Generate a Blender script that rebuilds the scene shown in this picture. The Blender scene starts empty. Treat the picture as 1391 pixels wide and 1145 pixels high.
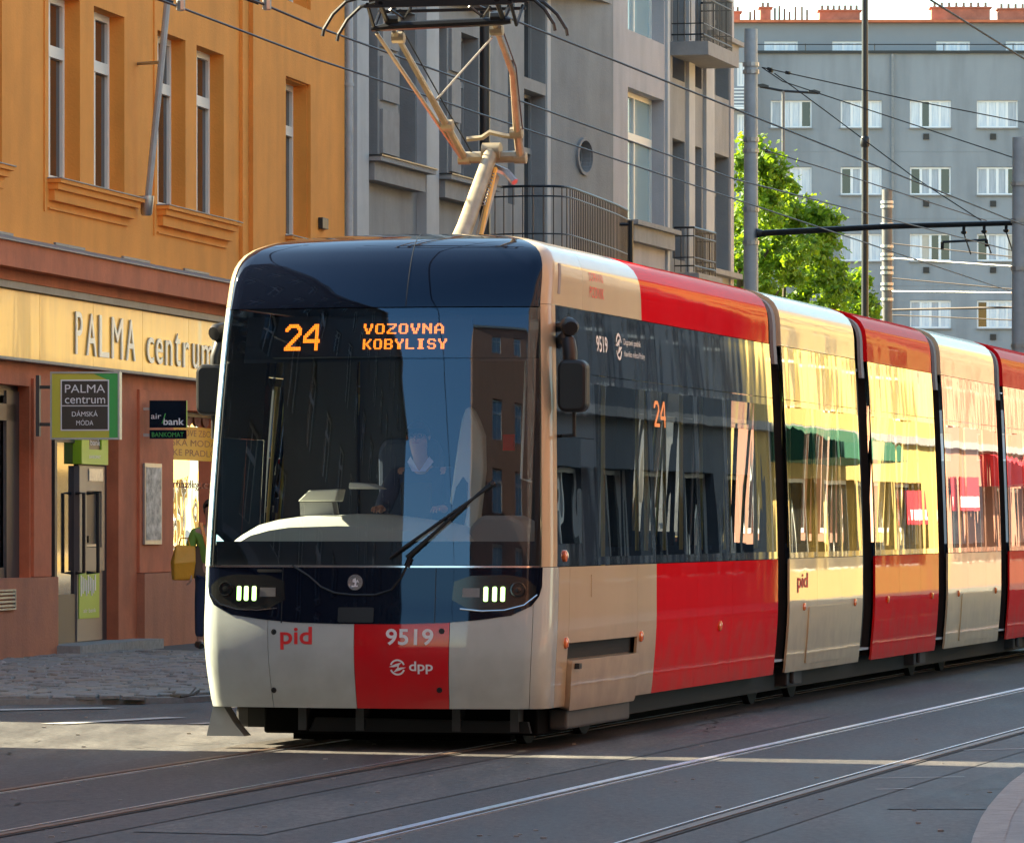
import bpy, bmesh, math, random
import numpy as np
from mathutils import Vector, Matrix
random.seed(7)
R = math.radians
scene = bpy.context.scene
COL = scene.collection

# ------------------------------------------------------------------ camera
HC = 1.58
cam_d = bpy.data.cameras.new("camera"); cam = bpy.data.objects.new("camera", cam_d); COL.objects.link(cam)
cam.location = (0, 0, HC); cam.rotation_euler = (R(90), 0, 0)
cam_d.sensor_width = 36; cam_d.lens = 36 * 7000 / 1391
cam_d.shift_y = (712 - 572.5) / 1391
cam_d.clip_start = 0.5; cam_d.clip_end = 3000
scene.camera = cam

# ------------------------------------------------------------------ sun and sky
SUN_TO = Vector((-.915, .40, 0)).normalized()      # horizontal direction towards the sun
SUN_EL = R(32)
world = bpy.data.worlds.new("World"); scene.world = world; world.use_nodes = True
wn = world.node_tree
bg = wn.nodes["Background"]
sky = wn.nodes.new("ShaderNodeTexSky"); sky.sky_type = 'NISHITA'; sky.sun_disc = False
sky.sun_elevation = SUN_EL
sky.sun_rotation = math.atan2(SUN_TO.x, SUN_TO.y) % (2 * math.pi)
sky.air_density = 1.0; sky.dust_density = 0.6; sky.ozone_density = .6
tint = wn.nodes.new("ShaderNodeVectorMath"); tint.operation = 'MULTIPLY'; tint.inputs[1].default_value = (.96, 1.04, .93)
wn.links.new(sky.outputs[0], tint.inputs[0]); wn.links.new(tint.outputs[0], bg.inputs[0]); bg.inputs[1].default_value = 0.088
sd = bpy.data.lights.new("sun", 'SUN'); sd.energy = 5.0; sd.angle = R(0.5); sd.color = (1.0, .87, .60)
sun = bpy.data.objects.new("sun", sd); COL.objects.link(sun)
to_sun = Vector((SUN_TO.x * math.cos(SUN_EL), SUN_TO.y * math.cos(SUN_EL), math.sin(SUN_EL)))
sun.rotation_euler = to_sun.to_track_quat('Z', 'Y').to_euler(); sun.location = (-20, 20, 30)
scene.view_settings.view_transform = 'Standard'; scene.view_settings.look = 'None'
scene.view_settings.exposure = 2.4; scene.view_settings.gamma = 1
scene.view_settings.use_curve_mapping = False

# ------------------------------------------------------------------ materials
def newmat(name):
    m = bpy.data.materials.new(name); m.use_nodes = True
    return m, m.node_tree, m.node_tree.nodes, m.node_tree.links

def mat(name, col, rough=.6, metal=0, var=0., vscale=3., bump=0., bscale=40., coat=0., spec=.5, grime=0.,
        emit=None, estr=0., col2=None, stretch=(1, 1, 1), ior=1.5, wave=0., wscale=1.2, dirt=0.):
    m, nt, N, L = newmat(name)
    b = N["Principled BSDF"]
    b.inputs["Base Color"].default_value = (*col, 1); b.inputs["Roughness"].default_value = rough
    b.inputs["Metallic"].default_value = metal; b.inputs["Coat Weight"].default_value = coat
    b.inputs["Coat Roughness"].default_value = .03; b.inputs["IOR"].default_value = ior
    b.inputs["Specular IOR Level"].default_value = spec
    if emit: b.inputs["Emission Color"].default_value = (*emit, 1); b.inputs["Emission Strength"].default_value = estr
    tc = N.new("ShaderNodeTexCoord"); mp = N.new("ShaderNodeMapping"); mp.inputs["Scale"].default_value = stretch
    L.new(tc.outputs["Object"], mp.inputs[0])
    if var or col2 is not None:
        n = N.new("ShaderNodeTexNoise"); n.inputs["Scale"].default_value = vscale; n.inputs["Detail"].default_value = 6
        n.inputs["Roughness"].default_value = .65
        L.new(mp.outputs[0], n.inputs[0])
        r = N.new("ShaderNodeValToRGB"); r.color_ramp.elements[0].position = .3; r.color_ramp.elements[1].position = .7
        c2 = col2 if col2 is not None else tuple(c * (1 - var) for c in col)
        c1 = col if col2 is not None else tuple(min(1, c * (1 + var * .6)) for c in col)
        r.color_ramp.elements[0].color = (*c2, 1); r.color_ramp.elements[1].color = (*c1, 1)
        L.new(n.outputs[0], r.inputs[0])
        src = r.outputs[0]
        if dirt:
            n2 = N.new("ShaderNodeTexNoise"); n2.inputs["Scale"].default_value = 1.1; n2.inputs["Detail"].default_value = 8
            mp2 = N.new("ShaderNodeMapping"); mp2.inputs["Scale"].default_value = (1.6, 1.6, .25)
            L.new(tc.outputs["Object"], mp2.inputs[0]); L.new(mp2.outputs[0], n2.inputs[0])
            r2 = N.new("ShaderNodeMapRange"); r2.inputs[1].default_value = .45; r2.inputs[2].default_value = .8
            r2.inputs[3].default_value = 1; r2.inputs[4].default_value = 1 - dirt
            L.new(n2.outputs[0], r2.inputs[0])
            mx = N.new("ShaderNodeVectorMath"); mx.operation = 'SCALE'
            L.new(src, mx.inputs[0]); L.new(r2.outputs[0], mx.inputs["Scale"]); src = mx.outputs[0]
        if grime:                                   # road dirt that has settled on the lowest part of the body
            sx = N.new("ShaderNodeSeparateXYZ"); L.new(tc.outputs["Object"], sx.inputs[0])
            n3 = N.new("ShaderNodeTexNoise"); n3.inputs["Scale"].default_value = 5; n3.inputs["Detail"].default_value = 8; L.new(tc.outputs["Object"], n3.inputs[0])
            ad = N.new("ShaderNodeMath"); ad.operation = 'MULTIPLY_ADD'; ad.inputs[1].default_value = .9; L.new(n3.outputs[0], ad.inputs[0]); L.new(sx.outputs[2], ad.inputs[2])
            r3 = N.new("ShaderNodeMapRange"); r3.inputs[1].default_value = .66; r3.inputs[2].default_value = 1.25; r3.inputs[3].default_value = grime; r3.inputs[4].default_value = 0
            L.new(ad.outputs[0], r3.inputs[0]); m3 = N.new("ShaderNodeMix"); m3.data_type = 'RGBA'
            m3.inputs[7].default_value = (.13, .11, .085, 1); L.new(r3.outputs[0], m3.inputs[0]); L.new(src, m3.inputs[6]); src = m3.outputs[2]
        L.new(src, b.inputs["Base Color"])
    nrm = None
    if bump:
        n = N.new("ShaderNodeTexNoise"); n.inputs["Scale"].default_value = bscale; n.inputs["Detail"].default_value = 4
        L.new(mp.outputs[0], n.inputs[0])
        bp = N.new("ShaderNodeBump"); bp.inputs["Strength"].default_value = bump; bp.inputs["Distance"].default_value = .02
        L.new(n.outputs[0], bp.inputs["Height"]); nrm = bp.outputs[0]
        L.new(nrm, b.inputs["Normal"])
    if wave:
        n = N.new("ShaderNodeTexNoise"); n.inputs["Scale"].default_value = wscale; n.inputs["Detail"].default_value = 2
        L.new(mp.outputs[0], n.inputs[0])
        bp = N.new("ShaderNodeBump"); bp.inputs["Strength"].default_value = 1; bp.inputs["Distance"].default_value = wave
        L.new(n.outputs[0], bp.inputs["Height"])
        L.new(bp.outputs[0], b.inputs["Coat Normal"]); L.new(bp.outputs[0], b.inputs["Normal"])
    return m

def glass(name, tint, ior=1.5, base=0., wave=.0, wscale=1.5, stretch=(1, 1, 1), rough=0., gc=(.96, .98, 1)):
    m, nt, N, L = newmat(name)
    N.remove(N["Principled BSDF"]); out = N["Material Output"]
    tr = N.new("ShaderNodeBsdfTransparent"); tr.inputs[0].default_value = (*tint, 1)
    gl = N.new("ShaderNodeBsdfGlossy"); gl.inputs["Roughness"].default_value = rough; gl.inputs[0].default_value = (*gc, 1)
    fr = N.new("ShaderNodeFresnel"); fr.inputs[0].default_value = ior
    mx = N.new("ShaderNodeMixShader")
    ad = N.new("ShaderNodeMath"); ad.operation = 'ADD'; ad.use_clamp = True; ad.inputs[1].default_value = base
    L.new(fr.outputs[0], ad.inputs[0]); L.new(ad.outputs[0], mx.inputs[0])
    L.new(tr.outputs[0], mx.inputs[1]); L.new(gl.outputs[0], mx.inputs[2]); L.new(mx.outputs[0], out.inputs[0])
    if wave:
        tc = N.new("ShaderNodeTexCoord"); mp = N.new("ShaderNodeMapping"); mp.inputs["Scale"].default_value = stretch
        n = N.new("ShaderNodeTexNoise"); n.inputs["Scale"].default_value = wscale; n.inputs["Detail"].default_value = 1.5
        bp = N.new("ShaderNodeBump"); bp.inputs["Strength"].default_value = 1; bp.inputs["Distance"].default_value = wave
        L.new(tc.outputs["Object"], mp.inputs[0]); L.new(mp.outputs[0], n.inputs[0]); L.new(n.outputs[0], bp.inputs["Height"])
        L.new(bp.outputs[0], gl.inputs["Normal"]); L.new(bp.outputs[0], fr.inputs["Normal"])
    return m

M = {}
def asphalt(name, a, b, c):
    m, nt, N, L = newmat(name); p = N["Principled BSDF"]; p.inputs["Roughness"].default_value = .68
    tc = N.new("ShaderNodeTexCoord")
    def noise(sc, det, st=(1, 1, 1), rz=0, ro=.6):
        mp = N.new("ShaderNodeMapping"); mp.inputs["Scale"].default_value = st; mp.inputs["Rotation"].default_value = (0, 0, rz); L.new(tc.outputs["Object"], mp.inputs[0])
        n = N.new("ShaderNodeTexNoise"); n.inputs["Scale"].default_value = sc; n.inputs["Detail"].default_value = det; n.inputs["Roughness"].default_value = ro; L.new(mp.outputs[0], n.inputs[0]); return n.outputs[0]
    big = noise(.55, 6, (1, .3, 1), .2389); med = noise(2.2, 8, (1.6, .22, 1), .2389); fine = noise(140, 3); agg = noise(22, 5, (1, .35, 1), .2389, .75)
    def ramp(src, p0, c0, p1, c1):
        r_ = N.new("ShaderNodeValToRGB"); r_.color_ramp.elements[0].position = p0; r_.color_ramp.elements[1].position = p1
        r_.color_ramp.elements[0].color = (*c0, 1); r_.color_ramp.elements[1].color = (*c1, 1); L.new(src, r_.inputs[0]); return r_.outputs[0]
    def mul(x, y):
        v = N.new("ShaderNodeVectorMath"); v.operation = 'MULTIPLY'; L.new(x, v.inputs[0]); L.new(y, v.inputs[1]); return v.outputs[0]
    col = mul(mul(ramp(big, .3, a, .7, b), ramp(med, .38, (.66,) * 3, .62, (1.2,) * 3)), ramp(fine, .35, (.6, .6, .6), .7, (1.45, 1.43, 1.38)))
    col = mul(col, ramp(agg, .36, (.62,) * 3, .66, (1.38, 1.36, 1.32)))
    L.new(col, p.inputs["Base Color"])
    bp = N.new("ShaderNodeBump"); bp.inputs["Strength"].default_value = .5; bp.inputs["Distance"].default_value = .006; L.new(fine, bp.inputs["Height"]); L.new(bp.outputs[0], p.inputs["Normal"])
    rr = N.new("ShaderNodeMapRange"); rr.inputs[3].default_value = .45; rr.inputs[4].default_value = .85; L.new(med, rr.inputs[0]); L.new(rr.outputs[0], p.inputs["Roughness"])
    return m
M['asphalt'] = asphalt('asphalt', (.050, .051, .053), (.108, .107, .106), 0)
M['tracklane'] = asphalt('track_lane', (.060, .056, .055), (.088, .080, .076), 0)
M['patch'] = mat('asphalt_patch', (.145, .135, .13), .8, var=.2, vscale=2, bump=.3, bscale=60)
M['paint_white'] = mat('road_paint', (.48, .47, .45), .7, var=.35, vscale=9)
M['rail'] = mat('rail_steel', (.80, .82, .88), .33, 1, var=.2, vscale=8, stretch=(1, .05, 1))
M['rail_dull'] = mat('dull_brown_metal', (.16, .11, .085), .5, .6, var=.3, vscale=6)  # brown tone stands in for rails without the sky's reflection
M['groove'] = mat('rail_groove', (.02, .017, .015), .8)
M['sett'] = mat('sett_stone', (.27, .245, .22), .75, var=.35, vscale=6, bump=.6, bscale=30)
M['sett2'] = mat('sett_stone_brown', (.30, .25, .20), .75, var=.35, vscale=6, bump=.6, bscale=30)
M['joint'] = mat('joint_sand', (.09, .082, .075), .9, var=.3, vscale=15)
M['kerb'] = mat('kerb_granite', (.30, .29, .27), .75, var=.25, vscale=12, bump=.3, bscale=60)
M['slab'] = mat('slab_concrete', (.27, .285, .28), .8, var=.2, vscale=3, bump=.3, bscale=50)
M['orange'] = mat('orange_render', (.88, .32, .05), .85, var=.10, vscale=1.1, bump=.25, bscale=35, dirt=.16)
M['red_render'] = mat('red_render', (.60, .165, .07), .8, var=.18, vscale=2.5, bump=.2, bscale=35, dirt=.3)
M['plinth'] = mat('plinth_render', (.55, .20, .095), .85, col2=(.40, .15, .085), vscale=1.6, bump=.35, bscale=30, dirt=.35)
M['lead'] = mat('grey_flashing', (.26, .25, .25), .55, .3, var=.2, vscale=6)
M['white_frame'] = mat('white_window_frame', (.78, .74, .66), .45)
M['grey_wall'] = mat('grey_render', (.30, .288, .28), .85, var=.10, vscale=2, bump=.25, bscale=30, dirt=.25)
M['lilac_wall'] = mat('pale_lilac_render', (.47, .42, .415), .85, var=.08, vscale=1.5, bump=.25, bscale=35, dirt=.22)
M['light_pilaster'] = mat('light_grey_render', (.50, .48, .47), .8, var=.08, vscale=2, dirt=.2)
M['stone'] = mat('grey_stone', (.30, .28, .27), .8, var=.15, vscale=4)
M['grey_frame'] = mat('grey_window_frame', (.30, .29, .28), .5)
M['dark_pane'] = mat('dark_pane', (.015, .018, .022), .05, coat=0, ior=1.6)
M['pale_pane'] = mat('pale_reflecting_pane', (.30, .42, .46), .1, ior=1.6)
M['blind'] = mat('beige_blind', (.55, .50, .42), .5, var=.1, vscale=2)
M['curtain2'] = mat('grey_curtain', (.30, .34, .40), .3, col2=(.50, .54, .60), vscale=4, stretch=(4, 4, .3))
M['curtain'] = mat('net_curtain', (.78, .82, .85), .35, col2=(.50, .56, .64), vscale=3, stretch=(5, 5, .4))
M['bg_wall'] = mat('blue_grey_render', (.285, .30, .322), .85, var=.09, vscale=.35, bump=.2, bscale=10, dirt=.22)
M['bg_wall2'] = mat('blue_grey_attic', (.255, .27, .29), .85, var=.07, vscale=.4)
M['brick_red'] = mat('chimney_brick', (.36, .15, .10), .85, var=.3, vscale=2.5)
M['black'] = mat('black_plastic', (.012, .012, .013), .45)
M['black_metal'] = mat('black_metal', (.02, .021, .024), .35, .3)
M['dark'] = mat('underframe_black', (.010, .010, .010), .75)
M['pole_grey'] = mat('galvanised_pole', (.42, .425, .43), .55, .2, var=.15, vscale=4)
M['pole_dark'] = mat('dark_grey_pole', (.13, .125, .12), .6, .2, var=.2, vscale=4)  # darkened to offset the direct sun on these far poles
M['steel'] = mat('grey_steel', (.42, .42, .42), .4, .8, var=.15, vscale=5)
M['wire'] = mat('wire_copper_dark', (.045, .035, .032), .5, .5)
M['wire_light'] = mat('wire_bright', (.5, .5, .5), .35, .9)
M['cream'] = mat('cream_paint', (.50, .55, .51), .26, var=.03, dirt=.08, grime=.35, coat=.8, spec=.12, wave=.0035, wscale=1.1, stretch=(1, 1, .8))
M['beige'] = mat('beige_paint', (.55, .43, .27), .28, var=.03, dirt=.10, grime=.45, coat=.6, spec=.08, wave=.003, wscale=1.0, stretch=(1, 1, .7))
M['red'] = mat('red_paint', (.66, .004, .008), .26, var=.03, dirt=.10, grime=.40, coat=.26, spec=.0, wave=.003, wscale=1.0, stretch=(1, 1, .7))
M['red_roof'] = mat('red_roof_paint', (.70, .004, .010), .2, var=.03, dirt=.08, coat=.20, spec=.0, wave=.0025, wscale=1.0)
M['beige_roof'] = mat('beige_roof_paint', (.56, .45, .30), .2, var=.03, dirt=.08, coat=.42, spec=.05, wave=.0025, wscale=1.0)
M['red_front'] = mat('red_paint_front', (.62, .004, .010), .28, var=.03, dirt=.06, grime=.25, coat=.8, spec=.1, wave=.003, wscale=2.4)
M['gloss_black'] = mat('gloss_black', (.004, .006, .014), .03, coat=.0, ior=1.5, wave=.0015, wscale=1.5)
M['gloss_black'].node_tree.nodes['Principled BSDF'].inputs['Specular Tint'].default_value = (.45, .68, 1, 1)  # blue specular tint: navy sky reflection painted into the black gloss
M['side_black'] = mat('side_black_glass', (.010, .011, .014), .03, coat=1., ior=1.7, wave=.0020, wscale=1.0, stretch=(1, 1.5, .5))
M['windshield'] = glass('windshield_glass', (.84, .88, .88), 1.5, base=.055, wave=.0006, wscale=1.2, gc=(.42, .68, 1.0))  # gloss tinted blue: the deep sky of the reflection is put into the colour
M['display_glass'] = glass('display_glass', (.60, .65, .68), 1.5, base=.055, wave=.0006, wscale=1.2, gc=(.42, .68, 1.0))  # same blue of the mirrored sky tinted into the gloss
M['side_glass'] = glass('side_tinted_glass', (.50, .54, .56), 1.45, base=.0, wave=.0012, wscale=1.0, stretch=(1, 1.5, .35))
M['shop_glass'] = glass('shop_glass', (.7, .7, .68), 1.5, base=.06, wave=.004, wscale=1.2)
M['bellows'] = mat('bellows_rubber', (.016, .016, .016), .65)
M['interior'] = mat('interior_grey', (.32, .33, .34), .6)
M['interior_dark'] = mat('interior_dark', (.03, .032, .036), .7)
M['seat_blue'] = mat('seat_fabric', (.05, .07, .12), .8)
M['dash'] = mat('dashboard_cream', (.62, .62, .56), .5)
M['handrail'] = mat('handrail', (.55, .42, .10), .35, .2)
M['amber'] = mat('amber_lens', (.75, .16, .02), .2, coat=1)
M['led_orange'] = mat('led_orange', (.9, .3, .02), .4, emit=(1, .20, .010), estr=.85)
M['lamp_green'] = mat('headlamp_cell', (.9, 1, .8), .3, emit=(.50, 1.0, .22), estr=.8)
M['chrome'] = mat('chrome', (.75, .76, .78), .12, 1)
M['text_white'] = mat('white_vinyl', (.80, .80, .80), .4)
M['text_red'] = mat('red_vinyl', (.80, .03, .03), .4)
M['gold'] = mat('brass_grey_paint', (.40, .335, .23), .42, .45, var=.25, vscale=6)
M['gold_pale'] = mat('pale_bronze', (.55, .45, .30), .38, .6)
M['skin'] = mat('skin', (.46, .25, .17), .55)
M['hair'] = mat('dark_hair', (.03, .022, .018), .7)
M['navy'] = mat('navy_jumper', (.03, .04, .085), .9)
M['lilac_shirt'] = mat('lilac_shirt', (.55, .52, .70), .8)
M['green_jacket'] = mat('green_jacket', (.17, .33, .045), .75)
M['jeans'] = mat('dark_jeans', (.022, .035, .08), .85)
M['bag_yellow'] = mat('yellow_bag', (.72, .33, .02), .5, bump=.8, bscale=9)
M['bag_brown'] = mat('brown_bag', (.10, .06, .035), .55)
M['sign_yellow'] = mat('golden_sign_panel', (.90, .46, .03), .3, coat=.3, wave=.004, wscale=.8, col2=(.66, .32, .025), vscale=1.2, stretch=(2, 2, .3))  # upright tone streaks paint in the reflections on the gold
M['skirt_grey'] = mat('skirt_dark_grey', (.07, .07, .07), .6, var=.2)
M['letter'] = mat('pale_sign_letters', (.80, .82, .74), .3)
M['letter_side'] = mat('letter_side', (.16, .18, .19), .5)
M['sign_lime'] = mat('sign_lime', (.60, .55, .05), .4)
M['sign_green'] = mat('sign_green', (.05, .42, .08), .4)
M['sign_brown'] = mat('sign_brown', (.045, .030, .022), .4)
M['lime'] = mat('bright_lime', (.33, .55, .02), .4)
M['atm_grey'] = mat('atm_grey', (.19, .185, .18), .4, .3)
M['dark_frame'] = mat('dark_door_frame', (.055, .052, .05), .45)
M['screen'] = mat('atm_screen', (.55, .50, .42), .2, col2=(.3, .3, .3), vscale=12)
M['poster'] = mat('poster_print', (.62, .62, .62), .5, col2=(.05, .07, .09), vscale=5, stretch=(1, 1, 1.6))
M['shop_yellow'] = mat('shop_window_film', (.85, .42, .015), .5)
M['shop_cream'] = mat('shop_cream_wall', (.80, .58, .20), .7, col2=(.55, .33, .14), vscale=1.4)
M['shop_pink'] = mat('shop_display', (.55, .28, .22), .8, col2=(.18, .05, .05), vscale=3)
M['lamp_warm'] = mat('shop_light_panel', (1, .9, .6), .4, emit=(1, .66, .22), estr=.12)
M['bark'] = mat('bark', (.09, .07, .05), .9, bump=.8, bscale=12)
def leafmat(name, c):
    m, nt, N, L = newmat(name); b = N["Principled BSDF"]; out = N["Material Output"]
    b.inputs["Base Color"].default_value = (*c, 1); b.inputs["Roughness"].default_value = .5
    t = N.new("ShaderNodeBsdfTranslucent"); t.inputs[0].default_value = (c[0] * 2.6, c[1] * 1.9, c[2] * .6, 1)
    mx = N.new("ShaderNodeMixShader"); mx.inputs[0].default_value = .45
    L.new(b.outputs[0], mx.inputs[1]); L.new(t.outputs[0], mx.inputs[2]); L.new(mx.outputs[0], out.inputs[0]); return m
M['leaf'] = leafmat('maple_leaf', (.13, .26, .02)); M['leaf2'] = leafmat('maple_leaf_dark', (.08, .17, .018))
M['cream_fac'] = mat('cream_render', (.50, .34, .10), .85, var=.1, vscale=1)
M['yellow_fac'] = mat('yellow_render', (.78, .56, .18), .85, var=.1, vscale=1)
M['pink_fac'] = mat('salmon_render', (.42, .19, .12), .85, var=.1, vscale=1)
M['white_fac'] = mat('ochre_render', (.50, .31, .09), .85, var=.1, vscale=1)
M['brick_fac'] = mat('brick_brown_render', (.30, .12, .075), .85, var=.2, vscale=2)
M['dk_fac'] = mat('dark_stone', (.10, .095, .09), .85, var=.2, vscale=1)
M['slate_fac'] = mat('slate_render', (.09, .10, .12), .85, var=.2, vscale=1)
M['brick_fac2'] = mat('red_brown_render', (.42, .17, .10), .85, var=.2, vscale=2)
M['awning'] = mat('green_awning', (.02, .12, .06), .7)
M['banner'] = mat('red_banner', (.55, .02, .03), .6)

# ------------------------------------------------------------------ mesh helpers
class MB:
    def __init__(s): s.v = []; s.f = []; s.m = []; s.mats = []; s.cur = 0; s.smooth = False
    def use(s, m):
        if m not in s.mats: s.mats.append(m)
        s.cur = s.mats.index(m); return s
    def add(s, vs, fs):
        o = len(s.v); s.v += [tuple(p) for p in vs]
        for f in fs: s.f.append([i + o for i in f]); s.m.append(s.cur)
        return s
    def quad(s, a, b, c, d): return s.add([a, b, c, d], [[0, 1, 2, 3]])
    def box(s, x0, x1, y0, y1, z0, z1, T=None):
        vs = [(x, y, z) for z in (z0, z1) for y in (y0, y1) for x in (x0, x1)]
        if T: vs = [T(*p) for p in vs]
        return s.add(vs, [[0, 2, 3, 1], [4, 5, 7, 6], [0, 1, 5, 4], [2, 6, 7, 3], [0, 4, 6, 2], [1, 3, 7, 5]])
    def tube(s, path, r, n=8, caps=True):
        P = [Vector(p) for p in path]; rr = r if isinstance(r, (list, tuple)) else [r] * len(P)
        vs = []; up = None
        for i, p in enumerate(P):
            d = (P[min(i + 1, len(P) - 1)] - P[max(i - 1, 0)]).normalized()
            if up is None:
                up = Vector((0, 0, 1)) if abs(d.z) < .9 else Vector((1, 0, 0))
            a = d.cross(up).normalized(); b = a.cross(d).normalized(); up = b
            for k in range(n):
                t = 2 * math.pi * k / n; vs.append(p + (a * math.cos(t) + b * math.sin(t)) * rr[i])
        fs = []
        for i in range(len(P) - 1):
            for k in range(n):
                k2 = (k + 1) % n; fs.append([i * n + k, i * n + k2, (i + 1) * n + k2, (i + 1) * n + k])
        if caps: fs.append(list(range(n))[::-1]); fs.append([(len(P) - 1) * n + k for k in range(n)])
        return s.add(vs, fs)
    def prism(s, poly, d, T):
        """polygon in 2D (a,b) extruded by depth range d=(d0,d1); T(a,b,d)->3D"""
        n = len(poly); vs = [T(a, b, d[0]) for a, b in poly] + [T(a, b, d[1]) for a, b in poly]
        fs = [list(range(n)), list(range(n, 2 * n))[::-1]] + [[i, i + n, (i + 1) % n + n, (i + 1) % n] for i in range(n)]
        return s.add(vs, fs)
    def lathe(s, c, axis, prof, n=20, caps=True):
        """prof: list of (offset along axis, radius)"""
        c = Vector(c); ax = Vector(axis).normalized(); u = ax.cross(Vector((0, 0, 1)) if abs(ax.z) < .9 else Vector((1, 0, 0))).normalized(); w = ax.cross(u)
        vs = []
        for o, r in prof:
            for k in range(n):
                t = 2 * math.pi * k / n; vs.append(c + ax * o + (u * math.cos(t) + w * math.sin(t)) * r)
        fs = []
        for i in range(len(prof) - 1):
            for k in range(n):
                k2 = (k + 1) % n; fs.append([i * n + k, i * n + k2, (i + 1) * n + k2, (i + 1) * n + k])
        if caps: fs.append(list(range(n))[::-1]); fs.append([(len(prof) - 1) * n + k for k in range(n)])
        return s.add(vs, fs)
    def mesh(s, name, m=None, smooth=False):
        me = bpy.data.meshes.new(name); me.from_pydata(s.v, [], s.f)
        for x in (s.mats if s.mats else ([m] if m else [])): me.materials.append(x)
        if s.mats: me.polygons.foreach_set('material_index', s.m)
        bm = bmesh.new(); bm.from_mesh(me); bmesh.ops.recalc_face_normals(bm, faces=bm.faces)
        for f in bm.faces: f.smooth = smooth
        if smooth:
            for e in bm.edges:
                if len(e.link_faces) == 2 and e.calc_face_angle(0) > R(40): e.smooth = False
        bm.to_mesh(me); bm.free()
        return me
    def build(s, name, m=None, parent=None, smooth=False, bevel=0):
        o = bpy.data.objects.new(name, s.mesh(name, m, smooth)); COL.objects.link(o)
        if parent: o.parent = parent
        if bevel:
            b = o.modifiers.new('bevel', 'BEVEL'); b.width = bevel; b.segments = 2; b.limit_method = 'ANGLE'
        return o

def tag(o, label=None, cat=None, group=None, kind=None):
    if label: o['label'] = label
    if cat: o['category'] = cat
    if group: o['group'] = group
    if kind: o['kind'] = kind
    return o
def empty(name, loc=(0, 0, 0), rz=0, **k):
    o = bpy.data.objects.new(name, None); COL.objects.link(o); o.location = loc; o.rotation_euler = (0, 0, rz)
    o.empty_display_size = .2
    tag(o, **k); return o
def inst(src, name, parent=None, loc=None):
    o = src.copy(); COL.objects.link(o)
    if parent is not None: o.parent = parent
    if loc is not None: o.location = loc
    return o

def text_mesh(txt, bold=0.0, ex=0.0):
    bold = .018 if bold >= .02 else 0
    c = bpy.data.curves.new('t', 'FONT'); c.body = txt; c.size = 1; c.extrude = ex; c.offset = bold; c.resolution_u = 4
    c.space_line = .85
    o = bpy.data.objects.new('t', c); COL.objects.link(o)
    bpy.context.view_layer.update()
    dg = bpy.context.evaluated_depsgraph_get(); me = bpy.data.meshes.new_from_object(o.evaluated_get(dg))
    vs = [tuple(v.co) for v in me.vertices]; fs = [list(p.vertices) for p in me.polygons]
    bpy.data.objects.remove(o); bpy.data.curves.remove(c); bpy.data.meshes.remove(me)
    return vs, fs
def fit_text(mb, txt, x0, x1, y0, y1, T, bold=0.01, d=(0, .004)):
    """letters fitted in the rectangle, T(x,y,depth)->3D; depth runs d[0]..d[1]"""
    vs, fs = text_mesh(txt, bold, .5 if d[1] != d[0] else 0)
    xs = [v[0] for v in vs]; ys = [v[1] for v in vs]
    ax, bx, ay, by = min(xs), max(xs), min(ys), max(ys)
    out = []
    for v in vs:
        x = x0 + (v[0] - ax) / (bx - ax) * (x1 - x0); y = y0 + (v[1] - ay) / (by - ay) * (y1 - y0)
        out.append(T(x, y, d[1] if v[2] > 0 or d[0] == d[1] else d[0]))
    mb.add(out, fs)

# ------------------------------------------------------------------ street frames
TA = math.atan(.2436)
U = Vector((math.sin(TA), math.cos(TA), 0)); RT = Vector((math.cos(TA), -math.sin(TA), 0))   # along the track / to its right
C0 = Vector((-.985, 36, 0))
def trk(t, s, z=0): return C0 + U * s + RT * t + Vector((0, 0, z))
class Frame:
    def __init__(f, x, y, dx, dy):
        f.o = Vector((x, y, 0)); f.d = Vector((dx, dy, 0)).normalized(); f.n = Vector((-f.d.y, f.d.x, 0))   # n points into the building
    def p(f, s, z, dep=0): return f.o + f.d * s + f.n * dep + Vector((0, 0, z))
    def T(f): return lambda a, b, c: f.p(a, c, b)
    def s(f, px, dep=0):
        k = (px - 695.5) / 7000; o = f.o + f.n * dep
        return (k * o.y - o.x) / (f.d.x - k * f.d.y)
    def z(f, px, py, dep=0):
        y = (f.o + f.n * dep + f.d * f.s(px, dep)).y; return HC + (712 - py) * y / 7000

def wall_mesh(mb, F, s0, s1, z0, z1, ops, depth=.2):
    """wall sheet with real openings and reveals; ops: (s0,s1,z0,z1)"""
    ss = sorted(set([s0, s1] + [v for o in ops for v in o[:2]])); zs = sorted(set([z0, z1] + [v for o in ops for v in o[2:4]]))
    for a, b in zip(ss, ss[1:]):
        for c, d in zip(zs, zs[1:]):
            if any(o[0] - 1e-6 <= a and b <= o[1] + 1e-6 and o[2] - 1e-6 <= c and d <= o[3] + 1e-6 for o in ops): continue
            mb.quad(F.p(a, c), F.p(b, c), F.p(b, d), F.p(a, d))
    for o in ops:
        dd = o[4] if len(o) > 4 else depth
        a, b, c, d = o[:4]
        mb.quad(F.p(a, c), F.p(a, d), F.p(a, d, dd), F.p(a, c, dd)); mb.quad(F.p(b, c), F.p(b, c, dd), F.p(b, d, dd), F.p(b, d))
        mb.quad(F.p(a, c), F.p(a, c, dd), F.p(b, c, dd), F.p(b, c)); mb.quad(F.p(a, d), F.p(b, d), F.p(b, d, dd), F.p(a, d, dd))
def slab(mb, F, a, b, c, d, e0, e1): mb.box(a, b, e0, e1, c, d, F.T())   # s range, z range, depth range

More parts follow.
